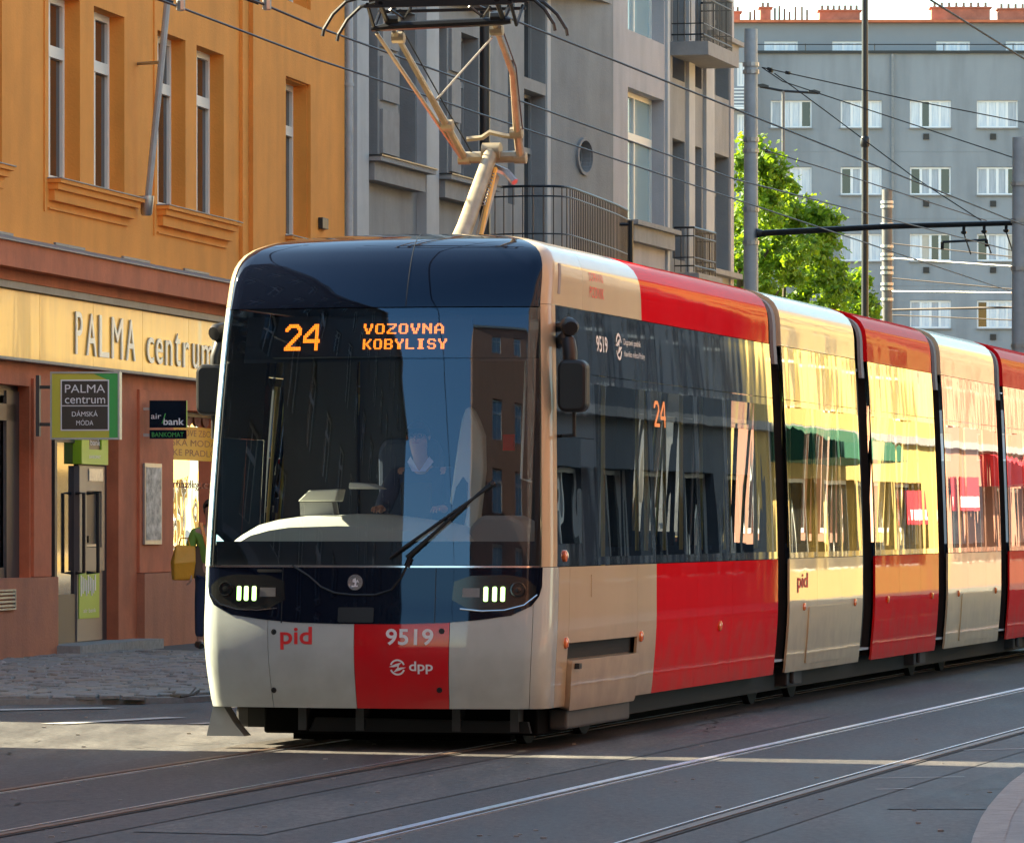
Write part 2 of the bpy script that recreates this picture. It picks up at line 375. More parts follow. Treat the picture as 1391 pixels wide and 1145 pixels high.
def window(parent, F, a, b, c, d, dep, fm, pm, cols=2, rows=(), fw=.07, name='window'):
    """frame mesh with its panes as children; rows: heights of transoms (fractions)"""
    mb = MB()
    slab(mb, F, a, a + fw, c, d, dep - .05, dep); slab(mb, F, b - fw, b, c, d, dep - .05, dep)
    slab(mb, F, a + fw, b - fw, c, c + fw, dep - .05, dep); slab(mb, F, a + fw, b - fw, d - fw, d, dep - .05, dep)
    w = (b - a - 2 * fw) / cols
    for i in range(1, cols):
        x = a + fw + w * i; slab(mb, F, x - fw * .45, x + fw * .45, c + fw, d - fw, dep - .055, dep - .005)
    for r in rows:
        z = c + (d - c) * r; slab(mb, F, a + fw, b - fw, z - fw * .8, z + fw * .8, dep - .07, dep - .002)
    o = mb.build(name, fm, parent)
    hs = [c + fw] + [c + (d - c) * r for r in rows] + [d - fw]
    for i in range(cols):
        for h0, h1 in zip(hs, hs[1:]):
            p = MB(); x = a + fw + w * i
            p.quad(F.p(x, h0, dep - .01), F.p(x + w, h0, dep - .01), F.p(x + w, h1, dep - .01), F.p(x, h1, dep - .01)); p.build('pane', pm, o)
    return o

# ================================================================== THE GROUND
def g(px, py, z=0):
    """point of the ground seen at a place of the photograph"""
    y = 7000 * (HC - z) / (py - 712); return Vector(((px - 695.5) / 7000 * y, y, z))
mb = MB(); mb.quad((-400, -300, 0), (400, -300, 0), (400, 900, 0), (-400, 900, 0)); tag(mb.build('road', M['asphalt']), kind='structure')
def toff(s): return .0008 * s * s if s < 0 else 0
def strip(name, t0, t1, z0, z1, m, s0=-36, s1=150, step=2.0, parent=None, kind='structure'):
    mb = MB(); n = int((s1 - s0) / step)
    for i in range(n):
        a, b = s0 + i * step, s0 + (i + 1) * step; oa, ob = toff(a), toff(b)
        A = [trk(t0 + oa, a, z1), trk(t1 + oa, a, z1), trk(t1 + ob, b, z1), trk(t0 + ob, b, z1)]
        mb.quad(*A)
        if z1 - z0 > .004:
            mb.quad(trk(t1 + oa, a, z0), trk(t1 + ob, b, z0), A[2], A[1]); mb.quad(trk(t0 + oa, a, z0), trk(t0 + ob, b, z0), A[3], A[0])
    o = mb.build(name, m, parent)
    if not parent: tag(o, kind=kind)
    return o
strip('track_lane', -1.15, 1.15, .004, .004, M['tracklane']); strip('track_lane', 2.1, 4.45, .004, .004, M['tracklane'])
for t, sgn, mm in ((-.69, 1, 'rail_dull'), (.70, -1, 'rail_dull'), (2.56, 1, 'rail'), (3.97, -1, 'rail')):
    r = strip('tram_rail', t - .032, t + .032, 0, .014, M['rail' if mm == 'rail' and sgn == 1 else 'rail_dull'])  # bright steel only where the sky's reflection is put into the rail
    strip('rail_groove', t + sgn * .034, t + sgn * .078, .008, .008, M['groove'], parent=r)
    strip('rail_lip', t + sgn * .079, t + sgn * .094, 0, .012, M['rail'], parent=r)
    strip('rail_sealing', t - sgn * .033, t - sgn * .065, .009, .009, M['groove'], parent=r)

# paving at the left with its kerb (street corner) -----------------------------
kerb_line = [Vector((-60, 42.6, 0)), Vector((-20, 44.0, 0)), Vector((-6, 44.9, 0)), Vector((-3.6, 45.2, 0)), Vector((-2.9, 45.6, 0)), Vector((-2.45, 46.3, 0)), Vector((-2.1, 47.4, 0)), trk(-3.5, 40), trk(-3.5, 70), trk(-3.5, 150)]
top = .05
mb = MB(); up = Vector((0, 0, top)); back = [Vector((-60, 190, 0))]
poly = [p + up for p in kerb_line] + [Vector((-60, 190, top))]
mb.add(poly, [list(range(len(poly)))])
pave = tag(mb.build('pavement', M['joint']), kind='structure')
mb = MB()
for a, b in zip(kerb_line, kerb_line[1:]):
    n = (b - a).normalized(); n = Vector((-n.y, n.x, 0)) * .13
    mb.quad(a, b, b + up * 1.06, a + up * 1.06); mb.quad(a + up * 1.06, b + up * 1.06, b + n + up * 1.06, a + n + up * 1.06)
mb.build('kerb', M['kerb'], pave)
# stone setts one by one
protos = []
for k in range(10):
    w = random.uniform(.17, .21) / 2; l = random.uniform(.30, .40) / 2; b = .012
    j = lambda: random.uniform(-.012, .012)
    lo = [(-w + j(), -l + j(), 0), (w + j(), -l + j(), 0), (w + j(), l + j(), 0), (-w + j(), l + j(), 0)]
    hi = [(x * .9, y * .93, .028 + random.uniform(-.008, .008)) for x, y, _ in lo]
    mb = MB().use(M['sett'] if k % 3 else M['sett2'])
    mb.add([(x, y, z - .01) for x, y, z in lo] + [(x, y, .016) for x, y, z in lo] + hi,
           [[8, 9, 10, 11]] + [[i, (i + 1) % 4, (i + 1) % 4 + 4, i + 4] for i in range(4)] + [[i + 4, (i + 1) % 4 + 4, (i + 1) % 4 + 8, i + 8] for i in range(4)])
    protos.append(mb.mesh('sett'))
spots = []
for r in range(46):
    y = 45.35 + r * .36
    x = -6.2 + (r % 2) * .1
    while x < -1.2:
        Y = y + .01 * (x + 3); px = 695.5 + 7000 * x / Y
        if -12 < px < 300 and x > -16.37 + .1835 * Y + .0 and not (x > -3.2 and Y < 45.75 + (x + 3.2) * 1.0): spots.append((x, Y))
        x += .205
for i, (x, y) in enumerate(spots):
    me = random.choice(protos)
    if i < 300:
        o = bpy.data.objects.new('sett', me); COL.objects.link(o); o.parent = pave
        o.location = (x, y, top + random.uniform(-.008, .010)); o.rotation_euler = (random.uniform(-.04, .04), random.uniform(-.04, .04), random.uniform(-.05, .05))
    elif i == 300:
        mb = MB()
if len(spots) > 300:
    mb = MB()
    for (x, y) in spots[300:]:
        me = random.choice(protos); mb.use(me.materials[0]); dz = top + random.uniform(-.008, .010); ty = random.uniform(-.04, .04)
        mb.add([(v.co.x + x, v.co.y + y, v.co.z + dz + v.co.y * ty) for v in me.vertices], [list(p.vertices) for p in me.polygons])
    tag(mb.build('setts', None, pave), kind='stuff')

# paving at the right in the foreground --------------------------------------
c = [g(1300, 1230), g(1322, 1145), g(1332.6, 1119.6), g(1342, 1105), g(1355, 1089), g(1372, 1071), g(1391, 1056.6), g(1440, 1030), g(1560, 985), trk(7.2, 30), trk(7.2, 150)]
c = [Vector((.9, 14, 0)), Vector((1.6, 19, 0))] + c
h = Vector((0, 0, .035))
mb = MB(); poly = [p + h for p in c] + [trk(13, 150) + h, trk(13, -60) + h, Vector((.9, 3, .035))]
mb.add(poly, [list(range(len(poly)))])
pr = tag(mb.build('pavement', M['slab']), kind='structure')
mb = MB()
for a, b in zip(c, c[1:]):
    n = (b - a).normalized(); n = Vector((n.y, -n.x, 0)) * .16
    mb.quad(a, b, b + h * 1.12, a + h * 1.12); mb.quad(a + h * 1.12, b + h * 1.12, b + n + h * 1.12, a + n + h * 1.12)
mb.build('kerb', M['kerb'], pr)
mb = MB()                                        # joints between the slabs: sawn lines
for k in range(9):
    y = 23 + k * 1.3; mb.box(0, 9, y, y + .012, .0372, .0392, lambda a, b, z: Vector((max(1.9, 2.31 + .134 * (b - 25.5)) + .25 + a * .6 + (.06 if b > 27 else 0), b, z)))
tag(mb.build('slab_joints', M['joint'], pr), kind='stuff')

# road markings and patches ---------------------------------------------------
def gline(name, pts, w, m, z=.008):
    mb = MB()
    for (a, b) in zip(pts, pts[1:]):
        A, B = g(*a), g(*b); n = (B - A).normalized(); n = Vector((-n.y, n.x, 0)) * w / 2; u = Vector((0, 0, z))
        mb.quad(A - n + u, B - n + u, B + n + u, A + n + u)
    return tag(mb.build(name, m), kind='structure')
gline('road_marking', [(-60, 966), (150, 962)], .30, M['paint_white'])
gline('road_marking', [(70, 984), (240, 975)], .22, M['paint_white'])
gline('road_marking', [(262, 984), (320, 981)], .14, M['paint_white'])
gline('road_marking', [(1300, 1020), (1420, 1017)], .05, M['paint_white'])
gline('road_marking', [(1180, 1058), (1310, 1056)], .03, M['paint_white'])
gline('road_marking', [(1190, 1073), (1240, 1072)], .04, M['paint_white'])
def tpoly(name, pts, m, z):
    mb = MB(); mb.add([trk(a + toff(b), b, z) for a, b in pts], [list(range(len(pts)))]); return tag(mb.build(name, M[m]), kind='structure')
M['patch_dark'] = asphalt('repair_asphalt_dark', (.040, .041, .043), (.070, .070, .070), 0)
M['patch_pale'] = asphalt('repair_asphalt_pale', (.085, .085, .083), (.130, .128, .122), 0)
tpoly('repair_patch', [(-3.3, -8.3), (-1.5, -8.9), (-1.45, -4.2), (-3.25, -3.9)], 'patch_dark', .004)
tpoly('repair_patch', [(1.25, -9.5), (1.98, -9.6), (2.0, 7), (1.25, 7.3)], 'patch_pale', .004)
tpoly('repair_patch', [(4.7, -6.5), (6.3, -6.2), (6.2, 2.5), (4.72, 2.2)], 'patch_dark', .004)
tpoly('repair_patch', [(4.62, 6), (5.6, 5.6), (5.65, 14), (4.6, 14.4)], 'patch_pale', .004)
random.seed(11)
for k, (t0, s0_, ang, L_n) in enumerate(((-2.9, -3.0, .25, 5.0), (1.1, -8.5, 1.2, 1.2), (4.9, -4.5, .1, 6.5), (-4.6, -.8, .9, 2.6), (5.2, 3.2, .3, 5.0), (1.7, 3.5, .05, 6), (-1.4, -9.6, .5, 3.4))):
    a, b = t0, s0_; mb = MB(); prev = None; hd_ = ang
    while L_n > 0:
        hd_ = ang + random.gauss(0, .45); st_ = random.uniform(.12, .3); w_ = random.uniform(.006, .016); n_a, n_b = a + st_ * math.sin(hd_), b + st_ * math.cos(hd_)
        mb.quad(trk(a - w_, b, .0095), trk(a + w_, b, .0095), trk(n_a + w_, n_b, .0095), trk(n_a - w_, n_b, .0095)); a, b = n_a, n_b; L_n -= st_
    tag(mb.build('road_crack', M['groove']), kind='structure')
mb = MB()                                        # gravel crumbs and cigarette ends on the road
for k in range(90):
    p = g(random.uniform(0, 1391), random.uniform(960, 1140)); r = random.uniform(.006, .016)
    mb.box(p.x - r, p.x + r, p.y - r, p.y + r, .0, r * .8)
tag(mb.build('road_grit', M['kerb']), kind='stuff')
mb = MB(); P = g(3, 905, .05)
mb.add([P + Vector(v) * .055 for v in ((-.9, 0, .3), (.1, -.8, .1), (1, .2, .5), (.2, .9, .3), (-.1, .1, 1.3), (.6, -.3, 1.0))], [[0, 1, 4], [1, 5, 4], [1, 2, 5], [2, 3, 5], [3, 4, 5], [3, 0, 4], [0, 3, 2, 1]])
tag(mb.build('paper_scrap', M['paint_white']), 'crumpled white paper scrap lying on the setts beside the shop plinth', 'litter')
mb = MB(); mb.tube([g(232, 944, .13), g(245, 946, .14), g(262, 943, .13), g(270, 938, .15)], .012, 5); mb.tube([g(258, 943, .13), g(266, 934, .16)], .008, 5)
tag(mb.build('fallen_twig', M['bark']), 'dark fallen twig lying on the setts near the kerb by the tram', 'twig')

# ================================================================== ORANGE BUILDING
OF = Frame(-16.37 + .1835 * 44, 44, .1835, 1)
S = OF.s; Zf = OF.z
sA = 3.55; sB = OF.s(463)
def rebase(root, loc):
    """put the Empty at the base of the thing, leaving the parts where they stand"""
    root.location = loc; kids = [o for o in bpy.data.objects if o.parent == root]
    for o in kids: o.matrix_parent_inverse = Matrix.Translation(-Vector(loc))
ob = empty('orange_building', (0, 0, 0), label='orange rendered corner building with red shop front at its foot', cat='building')
def par(o): return o
def zz(px, py, dep=0): return OF.z(px, py, dep)
W1 = (S(66), S(108.7)); W2 = (S(127.6), S(169)); W3 = (S(214), S(252)); W4 = (S(267), S(304)); W5 = (S(383), S(416))
zb, zt = 5.60, 7.80
wins = [W1, W2, W3, W4, W5]
d0 = W1[0] - W2[1]
extra = [(W1[0] - 3.6, W1[0] - 2.35), (W1[0] - 1.9 - .1, W1[0] - .75)]
extra = [(a - 1.2, b - 1.2) for a, b in extra]
ops = [(a, b, zb, zt, .24) for a, b in wins + extra] + [(a, b, zb + 3.3, zt + 3.3, .24) for a, b in wins + extra] + [(a, b, zb + 6.6, zt + 6.6, .24) for a, b in wins + extra]
mb = MB(); wall_mesh(mb, OF, sA, sB, 4.72, 16, ops)
# returns and back
e = 17.
mb.quad(OF.p(sA, .0), OF.p(sA, 16), OF.p(sA, 16) + Vector((-11.8, .5, 0)), OF.p(sA, .0) + Vector((-11.8, .5, 0)))
mb.quad(OF.p(sB, 0), OF.p(sB, 16), OF.p(sB, 16, 11), OF.p(sB, 0, 11))
mb.quad(OF.p(sA, 16), OF.p(sB, 16), OF.p(sB, 16, 11), OF.p(sA, 16) + Vector((-11.8, .5, 0)))
mb.quad(OF.p(sB, 0, 11), OF.p(sB, 16, 11), OF.p(sA, 16) + Vector((-11.8, .5, 0)), OF.p(sA, 0) + Vector((-11.8, .5, 0)))
mb.build('wall', M['orange'], ob)
mb = MB(); slab(mb, OF, sA, sB, 15.9, 16.3, -.6, .1); mb.build('cornice', M['orange'], ob)
for (a, b, c, d, dp) in ops:
    window(ob, OF, a + .0, b, c, d, dp, M['white_frame'], M['dark_pane'], cols=2, rows=(.70,), fw=.085)
# raised render field edges round the pairs, and the pilaster step
mb = MB()
for a, b in ((W1[0] - .22, W2[1] + .18), (W3[0] - .22, W4[1] + .12), (W5[0] - .25, W5[1] + .25)):
    for x0, x1 in ((a, a + .06),):
        slab(mb, OF, x0, x1, 5.2, 8.35, -.018, -.001)
mb.build('render_fillet', M['orange'], ob)
mb = MB(); slab(mb, OF, S(337), sB - .22, 4.80, 15.8, -.05, -.001); slab(mb, OF, S(326) - .12, S(326), 4.8, 15.8, -.05, -.001)
# cut-out around window 5: rebuild as three slabs instead
mb = MB(); x0, x1 = S(338), sB - .02
for (a, b, c, d) in ((x0, W5[0] - .02, 4.8, 15.8), (W5[1] + .02, x1, 4.8, 15.8), (W5[0] - .02, W5[1] + .02, 4.8, zb - .02), (W5[0] - .02, W5[1] + .02, zt + .02, zb + 3.28), (W5[0] - .02, W5[1] + .02, zt + 3.32, zb + 6.58)):
    slab(mb, OF, a, b, c, d, -.06, -.002)
mb.build('pilaster_strip', M['orange'], ob)
mb = MB(); slab(mb, OF, S(326) - .05, S(326), 4.8, 15.8, -.05, -.002); mb.build('render_fillet', M['orange'], ob)
def sill(a, b, z):
    mb = MB()
    slab(mb, OF, a, b, z - .045, z, -.16, 0); slab(mb, OF, a + .03, b - .06, z - .12, z - .045, -.12, 0)
    slab(mb, OF, a + .06, b - .12, z - .25, z - .12, -.07, 0); slab(mb, OF, a + .0, b - .3, z - .35, z - .33, -.03, 0)
    o = mb.build('window_sill', M['orange'], ob)
    m2 = MB(); slab(m2, OF, a - .01, b + .01, z + .001, z + .014, -.175, .02); m2.build('sill_flashing', M['lead'], o)
sill(W1[0] - .05, S(180), zb - .01); sill(W3[0] - .05, S(313), zb - .01); sill(W5[0] - .05, W5[1] + .2, zb - .01)
sill(S(-95), S(2), zb - .01)
# red cornice over the shop
mb = MB()
slab(mb, OF, sA, sB, 4.42, 4.70, -.42, 0); slab(mb, OF, sA, sB, 4.30, 4.42, -.22, 0)
mb.build('shop_cornice', M['red_render'], ob)
mb = MB(); mb.prism([(-.46, 4.700), (-.46, 4.715), (.0, 4.84), (.0, 4.70)], (sA, sB), lambda a, b, c: OF.p(c, b, a)); mb.build('cornice_flashing', M['lead'], ob)
mb = MB()
for i in range(7):
    x = sA + .4 + i * 3.1; slab(mb, OF, x, x + 1.3, 4.835, 4.865, -.03, 0)
mb.build('flashing_cleats', M['lead'], ob)
mb = MB(); slab(mb, OF, sA, sB, 4.22, 4.30, -.20, 0); mb.build('sign_rail', M['lead'], ob)
# shop wall below the sign -------------------------------------------------
so = []
O_left = (S(-70), S(40), .97, 3.16); O_door = (S(68), S(161), .12, 3.10); O_win = (S(232), S(330), .97, 3.05)
O_win2 = (S(345), S(430), .97, 3.05)
mb = MB(); wall_mesh(mb, OF, sA, sB, 0, 4.22, [O_left + (.20,), O_door + (.20,), O_win + (.35,), O_win2 + (.35,)])
mb.build('shop_wall', M['red_render'], ob)
mb = MB()
slab(mb, OF, sA, S(68) - .0, .05, .97, -.10, -.001); slab(mb, OF, S(186), sB, .05, .97, -.10, -.001)
mb.build('plinth', M['plinth'], ob)
for a_, b_ in ((186, 232), (42, 66)):
    mb = MB(); slab(mb, OF, S(a_), S(b_), .98, 3.25, -.035, -.001); mb.build('pier', M['red_render'], ob)
mb = MB(); slab(mb, OF, S(66), S(182), .04, .17, -.38, .30); mb.build('door_step', M['kerb'], ob)
# left shop window with dark deep frame
window(ob, OF, O_left[0], O_left[1], O_left[2], O_left[3], .19, M['dark_frame'], M['shop_glass'], cols=3, rows=(.86,), fw=.12, name='shop_window')
window(ob, OF, *O_win, .32, M['dark_frame'], M['shop_glass'], cols=1, rows=(), fw=.06, name='shop_window')
window(ob, OF, *O_win2, .32, M['dark_frame'], M['shop_glass'], cols=1, rows=(), fw=.06, name='shop_window')
mb = MB(); slab(mb, OF, S(9, .12), S(31, .12), .97, 3.1, .12, .16); mb.build('window_post', M['dark_frame'], ob)
# rooms behind the panes
mb = MB().use(M['shop_cream']); slab(mb, OF, O_win[0] - .6, O_win2[1] + .6, .4, 3.6, 1.6, 1.62)
mb.use(M['interior']); slab(mb, OF, O_win[0] - .6, O_win2[1] + .6, .4, .42, .36, 1.6); slab(mb, OF, O_win[0] - .6, O_win2[1] + .6, 3.6, 3.62, .36, 1.6)
slab(mb, OF, O_win[0] - .62, O_win[0] - .6, .4, 3.6, .36, 1.6)
mb.use(M['lamp_warm']); slab(mb, OF, O_win[0] + .1, O_win[1] + 1, 3.50, 3.56, .6, 1.2)
mb.build('shop_interior', None, ob)
mb = MB().use(M['shop_pink']); slab(mb, OF, O_left[0] - .6, O_left[1] + .6, .4, 3.6, 1.3, 1.32)
mb.use(M['lamp_warm']); slab(mb, OF, O_left[0], O_left[1], 3.45, 3.5, .7, 1.1)
mb.build('shop_interior', None, ob)
mb = MB(); slab(mb, OF, O_win[0] + .05, O_win[1] - .05, 2.42, 2.86, .300, .306); fl = mb.build('window_film', M['shop_yellow'], ob)
mb = MB()
for k, t in enumerate(['PUNCOCHOVE ZBOZI', 'DAMSKA MODA', 'PANSKE PRADLO']):
    z1 = 2.82 - k * .13; fit_text(mb, t, O_win[0] + .2, O_win[1] - .3, z1 - .085, z1, lambda a, b, d: OF.p(a, b, .298 - d), d=(0, 0))
fit_text(mb, 'ponozky.cz', O_win[0] + .8, O_win[1] - .5, 2.02, 2.16, lambda a, b, d: OF.p(a, b, .298 - d), d=(0, 0))
mb.build('film_lettering', M['plinth'], fl)
for k in range(7):                                # lace bunting strips below window head
    a = O_win[0] + .1 + k * .46; mb = MB()
    mb.prism([(a, 3.0), (a + .4, 3.0), (a + .34, 2.90), (a + .2, 2.86), (a + .06, 2.90)], (.29, .295), lambda x, z, d: OF.p(x, z, d)); mb.build('scalloped_valance', M['shop_pink'], ob)
# door: two leaves, one with glass, one carrying the cash machine
dp = .18; a, b = S(69, dp), O_door[1]; mid = S(104, dp)
mb = MB()
slab(mb, OF, a, a + .10, .12, 3.1, dp - .05, dp); slab(mb, OF, mid - .10, mid, .17, 3.1, dp - .05, dp); slab(mb, OF, a + .1, mid - .1, .17, .75, dp - .045, dp); slab(mb, OF, a + .1, mid - .1, 2.55, 3.1, dp - .045, dp)
dr = mb.build('door', M['dark_frame'], ob)
mb = MB(); mb.quad(OF.p(a + .1, .75, dp - .02), OF.p(mid - .1, .75, dp - .02), OF.p(mid - .1, 2.55, dp - .02), OF.p(a + .1, 2.55, dp - .02)); mb.build('pane', M['dark_pane'], dr)
mb = MB()
mb.tube([OF.p(mid - .22, 1.95, dp - .05), OF.p(mid - .22, 1.95, dp - .15), OF.p(mid - .22, 1.0, dp - .15), OF.p(mid - .22, 1.0, dp - .05)], .022, 6); mb.build('handle', M['black'], dr)
mb = MB()
mb.tube([OF.p(mid + .1, 1.95, dp - .10), OF.p(mid + .1, 1.95, dp - .24), OF.p(mid + .1, 1.0, dp - .24), OF.p(mid + .1, 1.0, dp - .10)], .024, 6)
mb.build('handle', M['black'], dr)
mb = MB(); slab(mb, OF, mid, b, .12, 3.1, dp - .03, dp + .02)
for k in range(4): slab(mb, OF, S(143, .17), S(156, .17), .5 + k * .62, .52 + k * .62, dp - .05, dp - .03)
mb.build('door_panel', M['dark_frame'], ob)
# vent grille at the far left
F = OF; x0, x1 = S(-22), S(7)
mb = MB(); slab(mb, F, x0, x1, .62, .64, -.13, -.10); slab(mb, F, x0, x1, .83, .85, -.13, -.10); slab(mb, F, x0, x0 + .03, .64, .83, -.13, -.10); slab(mb, F, x1 - .03, x1, .64, .83, -.13, -.10)
vg = mb.build('vent_grille', M['steel'], ob)
for k in range(4):
    m2 = MB(); slab(m2, F, x0 + .03, x1 - .03, .655 + k * .045, .68 + k * .045, -.125, -.105); m2.build('slat', M['steel'], vg)

rebase(ob, OF.p(sA, 0))
# cash machine ------------------------------------------------------------
a, b = S(107, .10), S(141, .10)
cm = empty('cash_machine', OF.p((a + b) / 2, .17, .2), label='grey cash machine with lime green top panel set in the shop doorway', cat='cash machine')
cm.rotation_euler = (0, 0, 0)
def cpart(name, m, *boxes, smooth=False):
    mb = MB()
    for bx in boxes: slab(mb, OF, *bx[:4], bx[4] - .05, bx[5] - .06)
    o = mb.build(name, m); o.parent = cm; o.matrix_parent_inverse = Matrix.Translation(-cm.location); return o
w = b - a
cpart('cabinet', M['atm_grey'], (a, b, 1.02, 1.30, .14, .30), (a, a + w * .28, 1.30, 1.98, .14, .30), (b - w * .12, b, 1.30, 1.98, .14, .30), (a, b, 1.98, 2.28, .14, .30), (a + w * .28, b - w * .12, 1.30, 1.98, .26, .30))
cpart('keypad_recess', M['black'], (a + w * .30, b - w * .14, 1.32, 1.96, .252, .268))
cpart('screen', M['screen'], (a + w * .35, b - w * .1, 2.10, 2.25, .128, .148))
cpart('keypad', M['steel'], (a + w * .32, b - w * .2, 1.31, 1.34, .17, .25))
cpart('card_slot', M['black'], (a + w * .40, a + w * .5, 1.36, 1.44, .15, .25))
cpart('lower_cabinet', M['atm_grey'], (a, b, .18, 1.02, .17, .30))
gp = cpart('lower_green_panel', M['lime'], (a + w * .05, b - w * .15, .45, 1.0, .16, .178))
mb = MB()
for k in range(9): 
    x = a + w * (.1 + .07 * k); slab(mb, OF, x, x + w * .035, .72 + .03 * (k % 3), .97 - .02 * (k % 4), .104, .1095)
fit_text(mb, 'air bank', a + w * .2, b - w * .3, .52, .57, lambda x, z, d: OF.p(x, z, .104 - d), d=(0, 0))
o = mb.build('panel_print', M['text_white']); o.parent = gp
tp = cpart('top_green_frame', M['lime'], (a - .05, a + w * .25, 2.30, 2.86, .10, .30), (b - w * .25, b + .02, 2.30, 2.86, .10, .30), (a + w * .25, b - w * .25, 2.30, 2.48, .10, .30))
cpart('top_dark_panel', M['sign_brown'], (a + w * .25, b - w * .25, 2.48, 2.86, .12, .30))
mb = MB(); fit_text(mb, 'air', a + w * .28, a + w * .55, 2.62, 2.68, lambda x, z, d: OF.p(x, z, .064 - d), d=(0, 0)); fit_text(mb, 'bank', a + w * .35, a + w * .74, 2.53, 2.60, lambda x, z, d: OF.p(x, z, .064 - d), d=(0, 0))
fit_text(mb, 'BANKOMAT', a + w * .25, b - w * .3, 2.37, 2.41, lambda x, z, d: OF.p(x, z, .047 - d), d=(0, 0))
o = mb.build('panel_lettering', M['text_white']); o.parent = tp

# golden fascia sign with raised letters ----------------------------------
fs = empty('shop_fascia_sign', OF.p(sA, 3.45), label='long golden shop sign band with raised letters reading PALMA centrum', cat='shop sign')
def fpart(o, p=None):
    o.parent = p or fs
    if p is None: o.matrix_parent_inverse = Matrix.Translation(-fs.location)
    return o
x = sA + .05; first = True
while x < sB - .1:
    x2 = min(x + 2.35, sB - .05); mb = MB()
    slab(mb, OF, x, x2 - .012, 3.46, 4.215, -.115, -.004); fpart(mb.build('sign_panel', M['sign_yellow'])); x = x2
mb = MB(); slab(mb, OF, sA, sB, 3.425, 3.458, -.14, -.003); fpart(mb.build('sign_trim', M['lead']))
LT = [('P', 103, 112, 0), ('A', 118, 131, 0), ('L', 135, 148, 0), ('M', 152, 167, 0), ('A', 172, 184, 0), ('c', 200, 209, 1), ('e', 212, 221, 1), ('n', 225, 234, 1), ('t', 238, 245, 2), ('r', 249, 257, 1), ('u', 262, 270, 1), ('m', 274, 290, 1)]
for ch, p0, p1, low in LT:
    z1 = 4.08 if low == 0 else (3.90 if low == 1 else 4.0); mb = MB()
    fit_text(mb, ch, S(p0 , -.13), S(p1, -.13), 3.58, z1, lambda x, z, d: OF.p(x, z, -.12 - d), bold=0, d=(0, .015))
    fpart(mb.build('letter', M['letter']))
# poster board on the pier -------------------------------------------------
x0, x1 = S(196, -.06), S(219, -.06)
pb = MB(); slab(pb, OF, x0, x1, 1.33, 2.34, -.07, -.04); pbo = tag(pb.build('poster_board', M['steel']), 'narrow framed poster board on the red pier right of the shop door', 'poster board')
mb = MB(); slab(mb, OF, x0 + .05, x1 - .05, 1.38, 2.29, -.075, -.071); mb.build('poster', M['poster'], pbo)

# hanging box signs --------------------------------------------------------
def boxsign(name, px0, px1, py0, py1, Y, thick, label, rot=.0):
    ppm = 7000 / Y; x0 = (px0 - 695.5) / ppm; x1 = (px1 - 695.5) / ppm; z1 = HC + (712 - py0) / ppm; z0 = HC + (712 - py1) / ppm
    r = empty(name, (x0, Y, z0), rz=rot, label=label, cat='shop sign'); return r, x1 - x0, z1 - z0
r, w, h = boxsign('hanging_sign', 68, 163, 505, 597, 58.6, .2, 'square lit box sign reading PALMA centrum, green and yellow border, over the shop door', rot=-.06)
mb = MB(); t = .012
mb.box(0, w, 0, .20, 0, .02); mb.box(0, w, 0, .20, h - .02, h); mb.box(0, .02, 0, .2, .02, h - .02); mb.box(w - .02, w, 0, .2, .02, h - .02); mb.box(.02, w - .02, .03, .2, .02, h - .02)
mb.build('sign_case', M['steel'], r)
mb = MB(); mb.box(.021, w - .021, .012, .029, .021, h - .021); fo = mb.build('yellow_face', M['sign_lime'], r)
mb = MB(); mb.prism([(w - .12, .022), (w - .022, .022), (w - .022, h - .022), (w - .30, h - .022), (w - .12, h - .10)], (.008, .0118), lambda x, z, d: Vector((x, d, z))); mb.build('green_border', M['sign_green'], fo)
mb = MB(); mb.box(.12, w - .12, .0055, .0078, .10, h - .09); pl = mb.build('white_edge', M['text_white'], r)
mb = MB(); mb.box(.135, w - .135, .003, .0052, .115, h * .49); mb.box(.135, w - .135, .003, .0052, h * .505, h - .105); mb.build('brown_plate', M['sign_brown'], pl)
mb = MB(); TT = lambda x, z, d: Vector((x, .0028 - d, z))
fit_text(mb, 'PALMA', .17, w - .165, h * .69, h * .81, TT, d=(0, .0012)); fit_text(mb, 'centrum', .17, w - .165, h * .53, h * .63, TT, d=(0, .0012))
fit_text(mb, 'DÁMSKÁ', .25, w - .25, h * .34, h * .43, TT, bold=0, d=(0, .0012)); fit_text(mb, 'MÓDA', .30, w - .30, h * .21, h * .30, TT, bold=0, d=(0, .0012))
mb.build('lettering', M['text_white'], pl)
mb = MB(); mb.box(-.14, 0, .08, .12, h * .75, h * .80); mb.box(-.14, 0, .08, .12, h * .2, h * .25); mb.box(-.17, -.13, .04, .16, h * .05, h * .95); mb.build('bracket', M['dark_frame'], r)
r, w, h = boxsign('hanging_sign', 203, 253, 544, 596, 64.0, .1, 'small black box sign reading air bank with BANKOMAT strip below')
mb = MB(); mb.box(0, w, 0, .12, h * .29, h); mb.build('upper_box', M['gloss_black'], r)
mb = MB(); mb.box(0, w, .01, .11, 0, h * .23); mb.build('lower_box', M['gloss_black'], r)
TT = lambda x, z, d: Vector((x, -.001 - d, z))
mb = MB(); fit_text(mb, 'air', .02, w * .32, h * .52, h * .66, TT, d=(0, .002)); fit_text(mb, 'bank', w * .38, w * .94, h * .36, h * .54, TT, bold=.02, d=(0, .002)); mb.build('lettering', M['text_white'], r)
mb = MB(); mb.prism([(w * .33, h * .40), (w * .36, h * .40), (w * .45, h * .66), (w * .42, h * .66)], (-.003, -.001), lambda x, z, d: Vector((x, d, z))); fit_text(mb, 'BANKOMAT', .03, w * .93, h * .05, h * .17, TT, d=(-.009, -.007)); mb.build('green_lettering', M['sign_green'], r)
mb = MB(); mb.box(w + .0005, w + .006, 0, .12, h * .29, h); mb.build('lime_edge', M['lime'], r)
